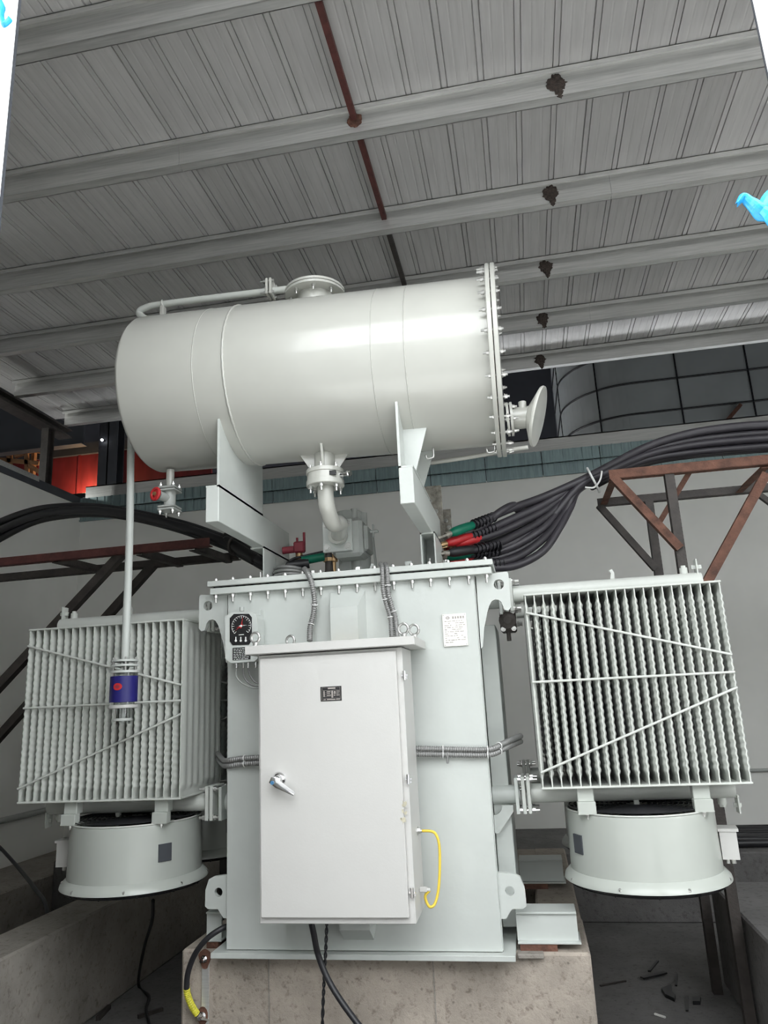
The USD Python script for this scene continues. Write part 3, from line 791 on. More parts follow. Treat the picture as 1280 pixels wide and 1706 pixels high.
conduit('grey flexible conduit running from the cover down to the left half of the cabinet hood', [A(508, 948, y=3.86), A(513, 955, y=3.73), A(519, 970, y=3.70), A(524, 1000, y=3.72), A(522, 1025, y=3.74), A(517, 1045, y=3.73), A(516, 1068, y=3.70)], ties=(.55, .8))
conduit('left of the two flexible conduits dropping together to the right end of the cabinet hood', [A(634, 940, y=3.86), A(637, 948, y=3.73), A(639, 985, y=3.72), A(645, 1010, y=3.74), A(651, 1030, y=3.74), A(653, 1062, y=3.70)], 0.013, ties=(.5, .8))
conduit('right of the two flexible conduits dropping together to the right end of the cabinet hood', [A(642, 940, y=3.86), A(645, 948, y=3.73), A(647, 985, y=3.72), A(653, 1010, y=3.74), A(659, 1030, y=3.74), A(662, 1062, y=3.70)], 0.013, ties=(.35, .7))
for k, dz in enumerate((0, 9)):
    conduit(('upper', 'lower')[k] + ' flexible conduit leaving the left side of the cabinet', [A(455, 1262 + dz, y=3.72), A(432, 1262 + dz, y=3.74), A(400, 1264 + dz, y=3.76), A(380, 1267 + dz, y=3.78), A(372, 1266 + dz * .9, y=3.9), A(362, 1254 + dz, y=4.3)], 0.014, ties=(.35,))
    conduit(('upper', 'lower')[k] + ' flexible conduit running from the right side of the cabinet to the right radiator', [A(690, 1247 + dz, y=3.72), A(740, 1248 + dz, y=3.755), A(800, 1249 + dz, y=3.76), A(822, 1247 + dz, y=3.77), A(840, 1238 + dz, y=3.85), A(868, 1226 + dz, y=4.05)], 0.014, ties=(.2, .5, .72))
q = A(745, 1255, y=3.75)
one('loose_tie', [tube([q + V(0, 0, 0.006), q + V(0.001, 0, -0.02), A(746, 1272, y=3.75)], 0.005, 8, 8)], 'conduit', 'short loose strap hanging under the conduits right of the cabinet', 'strap', smooth=True)

# ================================================================ RADIATORS
RY0, RY1, RZ0, RZ1, NF, PITCH_F = 3.80, 4.32, -0.432, 0.480, 22, 0.0441


def fin_mesh(x, phase, amp=0.0022):
    """One pressed radiator plate: seven upright flutes across its depth and a fine rope-like ripple down its faces, flat at both ends."""
    ny, nz = 29, 150
    y = np.linspace(RY0, RY1, ny)
    z = np.linspace(RZ0, RZ1, nz)
    Y, Z = np.meshgrid(y, z, indexing='ij')
    u = (Y - RY0) / (RY1 - RY0)
    end = np.clip((np.minimum(Z - RZ0, RZ1 - Z) - 0.028) / 0.03, 0, 1)
    flute = 0.0036 + 0.0088 * np.abs(np.sin(np.pi * 7 * u)) ** 0.8 * end
    flute = np.where((u < 0.005) | (u > 0.995), 0.0028, flute)
    rip = amp * end * np.sin(2 * np.pi * Z / 0.034 + 9.0 * u + phase)
    v = np.concatenate([np.stack([x + rip + s * flute, Y, Z], -1).reshape(-1, 3) for s in (-1, 1)])
    N = ny * nz
    i, j = np.meshgrid(np.arange(ny - 1), np.arange(nz - 1), indexing='ij')
    a = (i * nz + j).ravel()
    b, c, d = a + nz, a + nz + 1, a + 1
    f = [np.stack([a, d, c], 1), np.stack([a, c, b], 1), np.stack([a, b, c], 1) + N, np.stack([a, c, d], 1) + N]
    e = np.concatenate([np.arange(nz), np.arange(1, ny) * nz + nz - 1, (ny - 1) * nz + np.arange(nz - 2, -1, -1), np.arange(ny - 2, -1, -1) * nz])
    e0, e1 = e[:-1], e[1:]
    f += [np.stack([e0, e0 + N, e1 + N], 1), np.stack([e0, e1 + N, e1], 1)]
    return trimesh.Trimesh(v, np.vstack(f), process=False)


def radiator(xa, side, lab):
    """side +1: to the right of the tank (its inlet at low x), -1: to the left."""
    xb = xa + (NF - 1) * PITCH_F
    xm = (xa + xb) / 2
    inner, outer = (xa, xb) if side > 0 else (xb, xa)
    t = Thing('radiator', lab, 'radiator', (xm, 4.06, -0.54))
    for k in range(NF):
        t.add('fin', fin_mesh(xa + k * PITCH_F, k * 0.9, 0.0003 if xa + k * PITCH_F == inner or abs(xa + k * PITCH_F - inner) < 1e-6 else 0.0022), 'rad', smooth=50)
    t.add('top_plate', bx(xa - 0.008, xb + 0.008, RY0 - 0.004, RY1, RZ1, RZ1 + 0.010, 0.002), 'rad')
    t.add('bottom_plate', bx(xa - 0.008, xb + 0.008, RY0 - 0.004, RY1, RZ0 - 0.010, RZ0, 0.002), 'rad')
    xi = inner - side * 0.06
    t.add('top_header', [cyl((outer - side * 0.02, 4.06, 0.525), (xi, 4.06, 0.525), 0.046, 28)], 'rad', smooth=40)
    t.add('bottom_header', [cyl((outer - side * 0.02, 4.06, -0.487), (xi, 4.06, -0.487), 0.046, 28)], 'rad', smooth=40)
    for z in (-0.487, 0.515):
        xf = xi - side * 0.011
        for q in (0, 1):
            x0 = xf - side * 0.026 * q
            t.add('flange', bx(x0 - 0.009, x0 + 0.009, 3.975, 4.145, z - 0.088, z + 0.088, 0.003), 'rad')
        for yy in (3.99, 4.13):
            for zz in (z - 0.072, z + 0.072):
                t.add('flange_bolt', [cyl((xf - side * .05, yy, zz), (xf + side * .03, yy, zz), .007, 8), bolt((xf + side * 0.009, yy, zz), (side, 0, 0), 0.012, 0.014, 0.02), bolt((xf - side * 0.036, yy, zz), (-side, 0, 0), 0.012, 0.014, 0.012)], 'steel')
    zz = ((0.395, 0.135), (0.055, 0.055), (-0.365, -0.015))
    for (za, zb) in zz:
        pa, pb = V(inner - side * 0.004, RY0 - 0.008, zb if side < 0 else za), V(outer + side * 0.004, RY0 - 0.008, za if side < 0 else zb)
        if side < 0:
            pa[2], pb[2] = zb, za
        t.add('brace_rod', cyl(pa, pb, 0.0062, 10), 'rad', smooth=40)
    # small fittings on the headers
    t.add('lifting_hook', [front_plate([(xm - .012, .56), (xm + .012, .56), (xm + .014, .60), (xm + .004, .622), (xm - .012, .615), (xm - .004, .60)], 4.05, 0.02)], 'rad')
    t.add('hanger_lug', front_plate([(xm - .03, -.525), (xm - .005, -.525), (xm - .008, -.60), (xm - .028, -.60)], 4.04, 0.02), 'rad')
    xo = outer - side * 0.10
    t.add('vent_plug', [cyl((xo, 4.06, 0.565), (xo, 4.06, 0.60), 0.020, 14), cyl((xo, 4.06, 0.60), (xo, 4.06, 0.612), 0.013, 6)], 'rad', smooth=40)
    t.add('drain_plug', [cyl((xo + side * .02, 4.06, -0.53), (xo + side * .02, 4.06, -0.56), 0.021, 14), cyl((xo + side * .02, 4.06, -0.56), (xo + side * .02, 4.06, -0.572), 0.016, 6)], 'rad', smooth=40)
    t.add('end_bracket', [bx(xo + side * .06, xo + side * .066, 4.03, 4.09, .56, .64), bx(xo + side * .04, xo + side * .09, 4.055, 4.065, .59, .61)], 'rad')
    t.add('end_bracket', [bx(xo + side * .085, xo + side * .092, 4.03, 4.09, -.60, -.52), bx(xo + side * .07, xo + side * .105, 4.055, 4.065, -.575, -.555)], 'rad')
    return t


RR = radiator(0.0275, 1, 'grey finned radiator right of the tank, nearest the camera')
RL = radiator(-2.745, -1, 'grey finned radiator left of the tank, nearest the camera')
copy_of(RR, 'radiator', 'rear grey finned radiator hidden close behind the right front one', 'radiator', (0.0, 0.85, 0.0))
copy_of(RL, 'radiator', 'rear grey finned radiator standing close behind the left front one', 'radiator', (0.0, 0.85, 0.0))
# shut-off valve cluster between lug and right radiator
vv = Thing('radiator_valve', 'dark bolted valve between the tank and the top of the right radiator', 'valve', (-0.075, 4.12, 0.32))
vv.add('body', [bx(-0.115, -0.03, 4.02, 4.2, .33, .44, .01), lathe((-0.075, 4.03, 0.385), (0, -1, 0), [(1e-6, 0), (.045, 0), (.045, .03), (.02, .04), (1e-6, .04)], 16)], 'rustdark')
for zz in (.34, .43):
    for x in (-.10, -.045):
        vv.add('stud', bolt((x, 4.02, zz), (0, -1, 0), 0.010, 0.012, 0.015), 'steel')
vv.add('stem', cyl((-0.075, 4.06, 0.33), (-0.075, 4.06, 0.28), 0.012, 10), 'rustdark')

# ================================================================ FANS
def fan(cxf, lab, box_side):
    cyf, rt, rb, zt, zb = 4.07, 0.343, 0.352, -0.560, -0.842
    t = Thing('cooling_fan', lab, 'fan', (cxf, cyf, -0.90))
    o = V(cxf, cyf, 0)
    t.add('housing', lathe(o, (0, 0, 1), [(rt - .006, zt), (rt, zt), (rt + .004, zt - .02), (rb, zb), (rb - .006, zb), (rt - .006, zt)], 64), 'fan', smooth=40)
    t.add('bottom_flange', lathe(o, (0, 0, 1), [(rb - .002, zb + .012), (rb + .012, zb + .002), (rb + .030, zb - .018), (rb + .034, zb - .034), (rb + .028, zb - .036), (rb + .008, zb - .012), (rb - .008, zb - .002), (rb - .002, zb + .012)], 64), 'fan', smooth=40)
    t.add('rim', torus(o + V(0, 0, zt), (0, 0, 1), rt, 0.005, 64, 6), 'rad', smooth=True)
    for ang in np.arange(0.35, 2 * math.pi, math.pi / 4):
        c_, s_ = math.cos(ang), math.sin(ang)
        t.add('flange_bolt', bolt(o + V(c_ * (rb + .026), s_ * (rb + .026), zb - .022), (c_ * .5, s_ * .5, .7), .006, .006), 'steel')
    for (n_, zz, rmax) in (('top_guard', zt + 0.012, rt - .01), ('bottom_guard', zb - 0.05, rb + .012)):
        g = [torus(o + V(0, 0, zz), (0, 0, 1), r_, 0.0032, 48, 4) for r_ in np.arange(.07, rmax + .001, (rmax - .07) / 11)]
        g += [cyl(o + V(.06 * math.cos(a), .06 * math.sin(a), zz - .004), o + V(rmax * math.cos(a), rmax * math.sin(a), zz - .004), .003, 6) for a in np.arange(12) * math.pi / 6]
        if n_ == 'bottom_guard':
            g += [cyl(o + V(rmax * math.cos(a), rmax * math.sin(a), zz), o + V(rmax * math.cos(a), rmax * math.sin(a), zb - .02), .003, 6) for a in np.arange(12) * math.pi / 6]
            g += [torus(o + V(0, 0, zz + .012), (0, 0, 1), rmax + .002, .006, 48, 6)]
        t.add(n_, g, 'fangrille')
    t.add('motor', lathe(o, (0, 0, 1), [(1e-6, zt - .03), (.09, zt - .03), (.10, zt - .05), (.10, zt - .20), (.085, zt - .22), (1e-6, zt - .22)], 24), 'fangrille', smooth=40)
    for k in range(6):
        a = k * math.pi / 3
        e, s = V(math.cos(a), math.sin(a), 0), V(-math.sin(a), math.cos(a), 0)
        t.add('blade', hull([o + e * r_ + s * q * w_ + V(0, 0, zt - .09 + q * .03 + j) for r_, w_ in ((.095, .06), (.32, .10)) for q in (-1, 1) for j in (0, .006)]), 'fangrille')
    for dx, yy in ((-.26, 3.86), (.26, 3.86), (-.26, 4.28), (.26, 4.28)):
        x = cxf + dx
        t.add('mounting_bracket', [bx(x - .038, x + .038, yy - .03, yy + .03, -.505, -.441, .003), bx(x - .042, x + .042, yy - .05, yy - .0, -.555, -.503, .003), bx(x - .042, x + .042, yy - .05, yy + .04, -.558, -.552)], 'fan')
        t.add('bracket_bolt', bolt((x, yy - .02, -.560), (0, 0, -1), .009, .010, .01), 'steel')
    a = math.radians(-8 if box_side > 0 else 188)
    e, s = V(math.cos(a), math.sin(a), 0), V(-math.sin(a), math.cos(a), 0)
    bxm = lambda r1, r2, w_, z1, z2: hull([o + e * r_ + s * q + V(0, 0, z_) for r_ in (r1, r2) for q in (-w_, w_) for z_ in (z1, z2)])
    tb = t.add('terminal_box', [bxm(.35, .425, .05, -.79, -.665), bxm(.345, .435, .055, -.668, -.655)], 'cab')
    t.add('gland', [cyl(o + e * r_ + V(0, 0, -.79), o + e * r_ + V(0, 0, -.815), .010, 10) for r_ in (.375, .40)], 'steel', parent=tb)
    a = math.radians(-38 if box_side < 0 else 207)
    pts = []
    for (q, z_) in ((-.10, -.66), (.10, -.66), (.10, -.745), (-.10, -.745)):
        for r_ in (.349, .356):
            pts.append(o + V(math.cos(a + q) * r_, math.sin(a + q) * r_, z_))
    t.add('name_plate', hull(pts), 'steelblue')
    return t


FR = fan(0.480, 'round light grey cooling fan under the right front radiator', 1)
FL = fan(-2.195, 'round light grey cooling fan under the left front radiator', -1)
copy_of(FR, 'cooling_fan', 'rear round cooling fan half hidden behind the right front fan', 'fan', (0.02, 0.85, 0.0))
copy_of(FL, 'cooling_fan', 'rear round cooling fan half hidden between the left front fan and the tank', 'fan', (0.02, 0.85, 0.0))

# ================================================================ CONSERVATOR
K = Thing('conservator_tank', 'big pale grey-green cylindrical oil conservator lying on two supports above the transformer', 'tank', (-0.96, 3.85, 0.69))
ka, kb, kr = V(-1.924, 3.616, 1.737), V(0.0, 3.622, 1.687), 0.436
ku = unit(kb - ka)
kL = np.linalg.norm(kb - ka)
K.add('shell', lathe(ka, ku, [(1e-6, -0.055), (0.15, -0.05), (0.30, -0.038), (0.39, -0.020), (0.425, -0.006), (kr, 0.012), (kr, 0.40), (kr, 0.8), (kr, 1.2), (kr, 1.6), (kr, kL - 0.03)], 128), 'cons', smooth=40)
kpt = lambda x, ang, r_=kr: ka + ku * ((x - ka[0]) / ku[0]) + r_ * V(0, -math.cos(ang), math.sin(ang))
for x, r_, w_ in ((-1.505, .0012, .004), (-1.343, .004, .007), (-0.592, .0012, .004), (-0.43, .0015, .005)):
    c0 = ka + ku * ((x - ka[0]) / ku[0])
    if w_ > .006:
        t = np.linspace(0, 2 * np.pi, 181)
        bead = sweep([c0 + (kr + 0.0) * V(0, math.cos(a), math.sin(a)) + ku * 0.0012 * math.sin(a * 60) for a in t], w_ * (0.8 + 0.25 * rng.random(181)), 6, False)
    else:
        bead = torus(c0, ku, kr, w_ * .55, 160, 6)
    K.add('weld_seam', bead, 'cons', smooth=True)
for q in (0, 1):
    K.add('end_flange', lathe(ka + ku * (kL - 0.033 + q * 0.026), ku, [(kr - .02, 0), (.494, 0), (.497, .003), (.497, .019), (.494, .022), (1e-6 if q else kr - .02, .022)], 128), 'cons', smooth=40)
for k in range(28):
    a = 2 * math.pi * (k + .5) / 28
    c0 = ka + ku * (kL - 0.033) + .470 * V(0, math.cos(a), math.sin(a))
    K.add('flange_bolt', [cyl(c0 - ku * .02, c0 + ku * .06, .006, 8), bolt(c0, -ku, .0105, .012, .016), bolt(c0 + ku * .048, ku, .0105, .012, .010)], 'steel')


def support(xs, dirn, gw):
    """Saddle plate, box arm, post and gussets; dirn is the side (in x) on which the gussets and lips sit."""
    ax0, ax1 = (xs, xs + dirn * 0.068)
    t0 = 0.012
    cyl_c = ka + ku * ((xs - ka[0]) / ku[0])
    sp = Polygon([(3.305, 1.062), (3.935, 1.062), (3.935, 1.46), (3.305, 1.46)]).difference(Point(cyl_c[1], cyl_c[2]).buffer(kr, 48))
    sp = max(getattr(sp, 'geoms', [sp]), key=lambda g: g.area)
    x0 = min(xs, xs + dirn * t0)
    K.add('saddle_plate', [side_plate(sp, x0, t0), bx(xs, xs + dirn * .07, 3.305, 3.935, 1.062, 1.072)], 'tank', smooth=20)
    K.add('support_arm', [bx(ax0, ax1, 3.30, 4.42, .885, 1.063, .003)], 'tank')
    inner = xs if dirn < 0 else xs + dirn * .068
    post = [bx(xs, xs + dirn * .008, 3.95, 4.42, .69, .887), bx(xs, xs + dirn * .082, 3.95, 4.42, .69, .698), bx(xs, xs + dirn * .082, 3.95, 4.42, .877, .887), bx(xs, xs + dirn * .08, 4.15, 4.158, .69, .887)]
    if dirn > 0:
        post.append(bx(xs + .074, xs + .082, 3.95, 4.42, .69, .887))
    K.add('support_post', post, 'tank')
    K.add('post_bolt', bolt((xs + dirn * .04, 4.0, .698), (0, 0, 1), .012, .012, .035), 'steel')
    for yy in (3.44, 3.72):
        zc = cyl_c[2] - math.sqrt(kr * kr - (yy - cyl_c[1]) ** 2)
        g = [(xs + dirn * t0, 1.072), (xs + dirn * min(.062, gw), 1.072), (xs + dirn * gw, zc + .012), (xs + dirn * t0, zc + .016)]
        K.add('gusset', front_plate(g, yy, .010), 'tank')


support(-1.404, -1, .045)
support(-0.506, 1, .135)
for x in (-1.275, -0.52):
    g = Polygon([(-.055, -.02), (.055, -.02), (.045, .035), (.02, .05), (-.02, .05), (-.045, .035)]).difference(Point(0, .012).buffer(.016, 8))
    K.add('lifting_eye', plate(g, kpt(x, math.pi / 2, kr) + V(0, -0.01, -0.003), (1, 0, 0), (0, 0, 1), .02), 'cons')
# manhole on top, vent pipe
mh = kpt(-0.975, math.pi / 2)
K.add('manhole_neck', cyl(mh + V(0, 0, -.03), mh + V(0, 0, .07), .10, 32), 'cons', smooth=40)
K.add('manhole_flange', [lathe(mh + V(0, 0, .068), (0, 0, 1), [(.09, 0), (.168, 0), (.168, .014), (.09, .014)], 48), lathe(mh + V(0, 0, .087), (0, 0, 1), [(1e-6, 0), (.168, 0), (.168, .014), (1e-6, .014)], 48)], 'cons', smooth=40)
for k in range(8):
    a = k * math.pi / 4 + .2
    K.add('manhole_bolt', bolt(mh + V(.135 * math.cos(a), .135 * math.sin(a), .068), (0, 0, -1), .009, .010, .018), 'steel')
zpipe = A(300, 500, y=3.62)[2]
vp = [kpt(-1.885, math.pi / 2) + V(0, 0, -.02), A(233, 524, y=3.62), A(245, 512, y=3.62), A(272, 507, y=3.62), A(350, 497, y=3.62), A(452, 485, y=3.62), A(495, 480, y=3.62)]
K.add('vent_pipe', sweep(spline(vp, 10), .020, 14), 'rad', smooth=True)
pf = A(451, 482, y=3.62)
for dx in (-.011, .011):
    K.add('vent_flange', bx(pf[0] + dx - .007, pf[0] + dx + .007, pf[1] - .045, pf[1] + .045, pf[2] - .050, pf[2] + .050, .003), 'cons')
for sy in (-.032, .032):
    for sz in (-.036, .036):
        K.add('vent_bolt', [cyl(pf + V(-.03, sy, sz), pf + V(.025, sy, sz), .005, 8), bolt(pf + V(-.018, sy, sz), (-1, 0, 0), .008, .009, .02), bolt(pf + V(.018, sy, sz), (1, 0, 0), .008, .009)], 'steel')
q = A(272, 507, y=3.62)
K.add('vent_bracket', [bx(q[0] - .012, q[0] + .012, 3.60, 3.64, kpt(q[0], math.pi / 2)[2] - .02, q[2] - .015, .003), torus(q, (1, 0, .1), .022, .005, 18, 6)], 'cons')
# oil level gauge on the end cover
gp = kpt(0.0, -0.28, .16) + V(0.02, -.09, -0.015)
gp = A(864, 697, y=3.52)
K.add('gauge_flange', [lathe(V(0.018, 3.52, gp[2]), (1, 0, 0), [(1e-6, 0), (.085, 0), (.085, .012), (1e-6, .012)], 28), lathe(V(0.036, 3.52, gp[2]), (1, 0, 0), [(1e-6, 0), (.085, 0), (.085, .012), (1e-6, .012)], 28)], 'cons', smooth=40)
for k in range(6):
    a = k * math.pi / 3 + .3
    K.add('gauge_bolt', bolt(V(.048, 3.52 + .068 * math.cos(a), gp[2] + .068 * math.sin(a)), (1, 0, 0), .009, .010, .012), 'steel')
K.add('gauge_neck', [cyl((.045, 3.52, gp[2]), (.15, 3.52, gp[2] + .002), .055, 24), cyl((.10, 3.50, gp[2] + .03), (.10, 3.50, gp[2] + .075), .020, 14)], 'cons', smooth=40)
K.add('oil_gauge', lathe(V(.125, 3.52, gp[2] + .012), (1, -0.12, -.34), [(1e-6, 0), (.058, 0), (.075, .008), (.148, .040), (.152, .048), (.150, .056), (1e-6, .060)], 40), 'cons', smooth=30, label='tilted round oil level gauge head')
# bottom neck with four ears, above the relay pipe
bn = A(541, 760, y=3.616)
bz = kpt(bn[0], -math.pi / 2)[2]
K.add('outlet_neck', cyl((bn[0], 3.616, bz + .02), (bn[0], 3.616, 1.188), .055, 24), 'cons', smooth=40)
for a in (math.radians(8), math.radians(98), math.radians(188), math.radians(278)):
    K.add('outlet_ear', plate(Polygon([(.045, 1.195), (.075, 1.195), (.135, 1.29), (.13, 1.325), (.055, 1.325)]), V(bn[0], 3.616, 0) - .006 * V(math.sin(a), -math.cos(a), 0), (math.cos(a), math.sin(a), 0), (0, 0, 1), .012), 'cons')
# thin drain pipe and hooks below the right end
K.add('drain_pipe', [tube([A(712, 772, y=3.86), A(780, 762, y=3.86), A(835, 752, y=3.86), A(880, 745, y=3.86)], .012, 6, 10)], 'cons', smooth=True)
for (px, py) in ((818, 747), (716, 757)):
    q = A(px, py, y=3.62 if px > 800 else 3.6)
    K.add('cable_hook', tube([q + V(.02, 0, .03), q + V(.02, 0, -.01), q + V(.01, 0, -.02), q + V(-.015, 0, -.02), q + V(-.02, 0, .0)], .006, 5, 8), 'steel', smooth=True)

# pipe and gas relay between conservator and cover
P_ = Thing('relay_pipe', 'light grey bent oil pipe with a collar between conservator and gas relay', 'pipe', (bn[0], 3.75, 0.86))
ox, oy = bn[0], 3.616
P_.add('collar', lathe((ox, oy, 1.10), (0, 0, 1), [(.045, 0), (.097, 0), (.100, .004), (.100, .028), (.095, .030), (.095, .066), (.100, .068), (.100, .086), (.097, .090), (.045, .090)], 48), 'cons', smooth=30)
P_.add('window', bx(ox + .045, ox + .078, oy - .086, oy - .070, 1.137, 1.160), 'black', label='small dark window in the collar')
P_.add('cock', [cyl((ox + .085, oy - .03, 1.147), (ox + .135, oy - .045, 1.147), .012, 12), bolt((ox + .135, oy - .045, 1.147), (1, -.4, 0), .014, .014)], 'chrome', smooth=40)
for k in range(6):
    a = k * math.pi / 3 + .5
    P_.add('collar_bolt', [cyl((ox + .080 * math.cos(a), oy + .080 * math.sin(a), 1.08), (ox + .080 * math.cos(a), oy + .080 * math.sin(a), 1.2), .006, 8), bolt((ox + .080 * math.cos(a), oy + .080 * math.sin(a), 1.10), (0, 0, -1), .010, .014, .02), bolt((ox + .080 * math.cos(a), oy + .080 * math.sin(a), 1.19), (0, 0, 1), .010, .010, .012)], 'steel')
rp = A(566, 893, y=4.08)
P_.add('elbow', sweep(spline([(ox, oy, 1.11), (ox + .0, oy, 1.05), (ox + .003, oy + .02, .985), (ox + .01, oy + .10, .925), (ox + .02, oy + .22, rp[2] + .012), (rp[0] - .005, 4.07, rp[2])], 12), .043, 24), 'cons', smooth=True)
P_.add('elbow_collar', cyl((rp[0] - .006, 4.035, rp[2]), (rp[0], 4.075, rp[2]), .054, 28), 'cons', smooth=40)

B = Thing('gas_relay', 'square grey cast gas relay with four bolts standing on the tank cover', 'relay', (rp[0], 4.2, .69))
q0, q1 = A(537, 868, y=4.08), A(587.5, 917, y=4.08)
B.add('front_plate', bx(q0[0], q1[0], 4.078, 4.098, q1[2], q0[2], .003), 'tank')
for (a, b) in ((.14, .15), (.85, .15), (.85, .85), (.14, .85)):
    B.add('plate_bolt', bolt((q0[0] + (q1[0] - q0[0]) * a, 4.078, q1[2] + (q0[2] - q1[2]) * b), (0, -1, 0), .016, .008), 'steel')
B.add('body', [bx(q0[0] + .05, q1[0] + .055, 4.10, 4.36, q1[2] - .03, q0[2] + .01, .02), bx(q1[0] + .02, q1[0] + .075, 4.16, 4.34, q1[2] + .01, q0[2] - .02, .012)], 'cast')
B.add('cap', [lathe((q0[0] + .13, 4.22, q0[2] + .0), (0, 0, 1), [(1e-6, 0), (.085, 0), (.085, .05), (.078, .07), (1e-6, .072)], 32), cyl((q1[0] + .0, 4.16, q0[2] - .02), (q1[0] + .0, 4.16, q0[2] + .075), .020, 14), cyl((q1[0] + .04, 4.22, q0[2] - .04), (q1[0] + .04, 4.22, q0[2] + .06), .026, 16)], 'cast', smooth=40)
B.add('side_handle', [cyl((q1[0] + .07, 4.25, .985), (q1[0] + .12, 4.25, .985), .010, 10), bx(q1[0] + .088, q1[0] + .098, 4.24, 4.26, .95, 1.03, .003), bx(q1[0] + .075, q1[0] + .125, 4.24, 4.26, .978, .992, .003)], 'tank')
B.add('pedestal', [cyl((q0[0] + .17, 4.3, .66), (q0[0] + .17, 4.3, q1[2] + .0), .065, 24), bx(q0[0] + .05, q0[0] + .125, 4.25, 4.33, .66, q1[2] + .0)], 'cast', smooth=40)
B.add('drain_cock', [cyl((q0[0] + .04, 4.15, .70), (q0[0] + .04, 4.15, q1[2] - .0), .018, 10), lathe((q0[0] + .04, 4.15, .80), (0, 0, 1), [(.018, 0), (.028, .004), (.028, .022), (.018, .026)], 12)], 'brass', smooth=40)
B.add('rod', bar((q1[0] + .085, 4.26, .99), (q1[0] + .095, 4.30, .70), .012), 'cast')

# ================================================================ BREATHER
bt, bb = A(213, 742, y=3.616), A(208, 1104, y=3.616)
bxx = bb[0]
D = Thing('breather', 'long grey pipe ending in a glass breather with a dark blue label', 'breather', (bxx, 3.616, -0.02))
D.add('pipe', tube([(bxx - .012, 3.616, 1.62), (bxx - .012, 3.616, 1.40), (bxx, 3.616, .9), (bxx, 3.616, .26)], .0205, 4, 20), 'tank', smooth=True)
D.add('top_flange', [lathe((bxx, 3.616, .262), (0, 0, 1), [(1e-6, 0), (.068, 0), (.068, .010), (1e-6, .010)], 32), lathe((bxx, 3.616, .238), (0, 0, 1), [(1e-6, 0), (.068, 0), (.068, .010), (1e-6, .010)], 32), lathe((bxx, 3.616, .205), (0, 0, 1), [(1e-6, 0), (.072, 0), (.072, .012), (1e-6, .012)], 32)], 'tank', smooth=40)
for k in range(4):
    a = k * math.pi / 2 + .6
    D.add('flange_bolt', [cyl((bxx + .055 * math.cos(a), 3.616 + .055 * math.sin(a), .20), (bxx + .055 * math.cos(a), 3.616 + .055 * math.sin(a), .285), .006, 8)], 'steel')
D.add('glass_jar', lathe((bxx, 3.616, 0), (0, 0, 1), [(.068, .206), (.068, .044), (.064, .044), (.064, .206), (.068, .206)], 40), 'glass', smooth=40, label='clear glass jar')
lb = D.add('label_wrap', lathe((bxx, 3.616, 0), (0, 0, 1), [(.0692, .188), (.0692, .058), (.0682, .058), (.0682, .188), (.0692, .188)], 40), 'blue', smooth=40, label='dark blue label')
el = []
for rr in (1.0,):
    t = np.linspace(0, 2 * np.pi, 40)
    pts = []
    for a in t[:-1]:
        th = -math.pi / 2 + .05 + .34 * math.cos(a) * rr
        zz = .135 + .018 * math.sin(a) * rr
        pts += [(bxx + r_ * math.cos(th), 3.616 + r_ * math.sin(th), zz) for r_ in (.0686, .0700)]
    el = hull(pts)
D.add('oval_mark', el, 'red', parent=lb)
D.add('oval_centre', hull([(bxx + r_ * math.cos(-math.pi / 2 + .05 + .18 * math.cos(a)), 3.616 + r_ * math.sin(-math.pi / 2 + .05 + .18 * math.cos(a)), .135 + .008 * math.sin(a)) for a in t[:-1] for r_ in (.0694, .0706)]), 'reddull', parent=lb)
D.add('base_ring', lathe((bxx, 3.616, .026), (0, 0, 1), [(1e-6, 0), (.066, 0), (.072, .004), (.072, .016), (.066, .020), (1e-6, .020)], 32), 'cab', smooth=40)
D.add('oil_cup', lathe((bxx, 3.616, -.05), (0, 0, 1), [(.045, .076), (.045, .012), (.040, 0), (1e-6, 0), (1e-6, .006), (.038, .006), (.041, .016), (.041, .076), (.045, .076)], 32), 'glass', smooth=40, label='clear oil cup')
D.add('cup_clamp', [lathe((bxx, 3.616, -.035), (0, 0, 1), [(.045, 0), (.048, .002), (.048, .012), (.045, .014)], 28), cyl((bxx, 3.616, -.04), (bxx, 3.616, .03), .012, 12)], 'cast', smooth=40)

# ================================================================ DRAIN VALVE ON THE CONSERVATOR
dv = A(283, 832, y=3.616)
zs = kpt(dv[0], -math.pi / 2)[2]
Z = Thing('drain_valve', 'small flanged grey valve with a red handwheel hanging from the left end of the conservator', 'valve', (dv[0], 3.616, dv[2] - .1))
Z.add('pipe', cyl((dv[0], 3.616, zs - .012), (dv[0], 3.616, dv[2] + .06), .022, 18), 'cons', smooth=40)
for dz in (.055, .040, -.052, -.067):
    Z.add('flange', bx(dv[0] - .048, dv[0] + .048, 3.616 - .048, 3.616 + .048, dv[2] + dz, dv[2] + dz + .011, .002), 'cast')
Z.add('body', [cyl((dv[0], 3.616, dv[2] - .05), (dv[0], 3.616, dv[2] + .05), .032, 20), cyl((dv[0], 3.616, dv[2] + .0), (dv[0] - .03, 3.545, dv[2] + .01), .024, 16)], 'cast', smooth=40)
hw = V(dv[0] - .040, 3.53, dv[2] + .012)
hn = unit(V(-.38, -.9, .05))
Z.add('handwheel', [torus(hw, hn, .030, .009, 28, 10), lathe(hw - hn * .006, hn, [(1e-6, 0), (.028, 0), (.026, .008), (1e-6, .010)], 24)], 'red', smooth=40, label='red handwheel')
Z.add('wheel_nut', bolt(hw + hn * .004, hn, .009, .008), 'brass')
for sx in (-.036, .036):
    for sy in (-.036, .036):
        for zz, dd in ((.066, 1), (-.067, -1)):
            Z.add('flange_bolt', bolt((dv[0] + sx, 3.616 + sy, dv[2] + zz), (0, 0, dd), .009, .010, .01), 'steel')

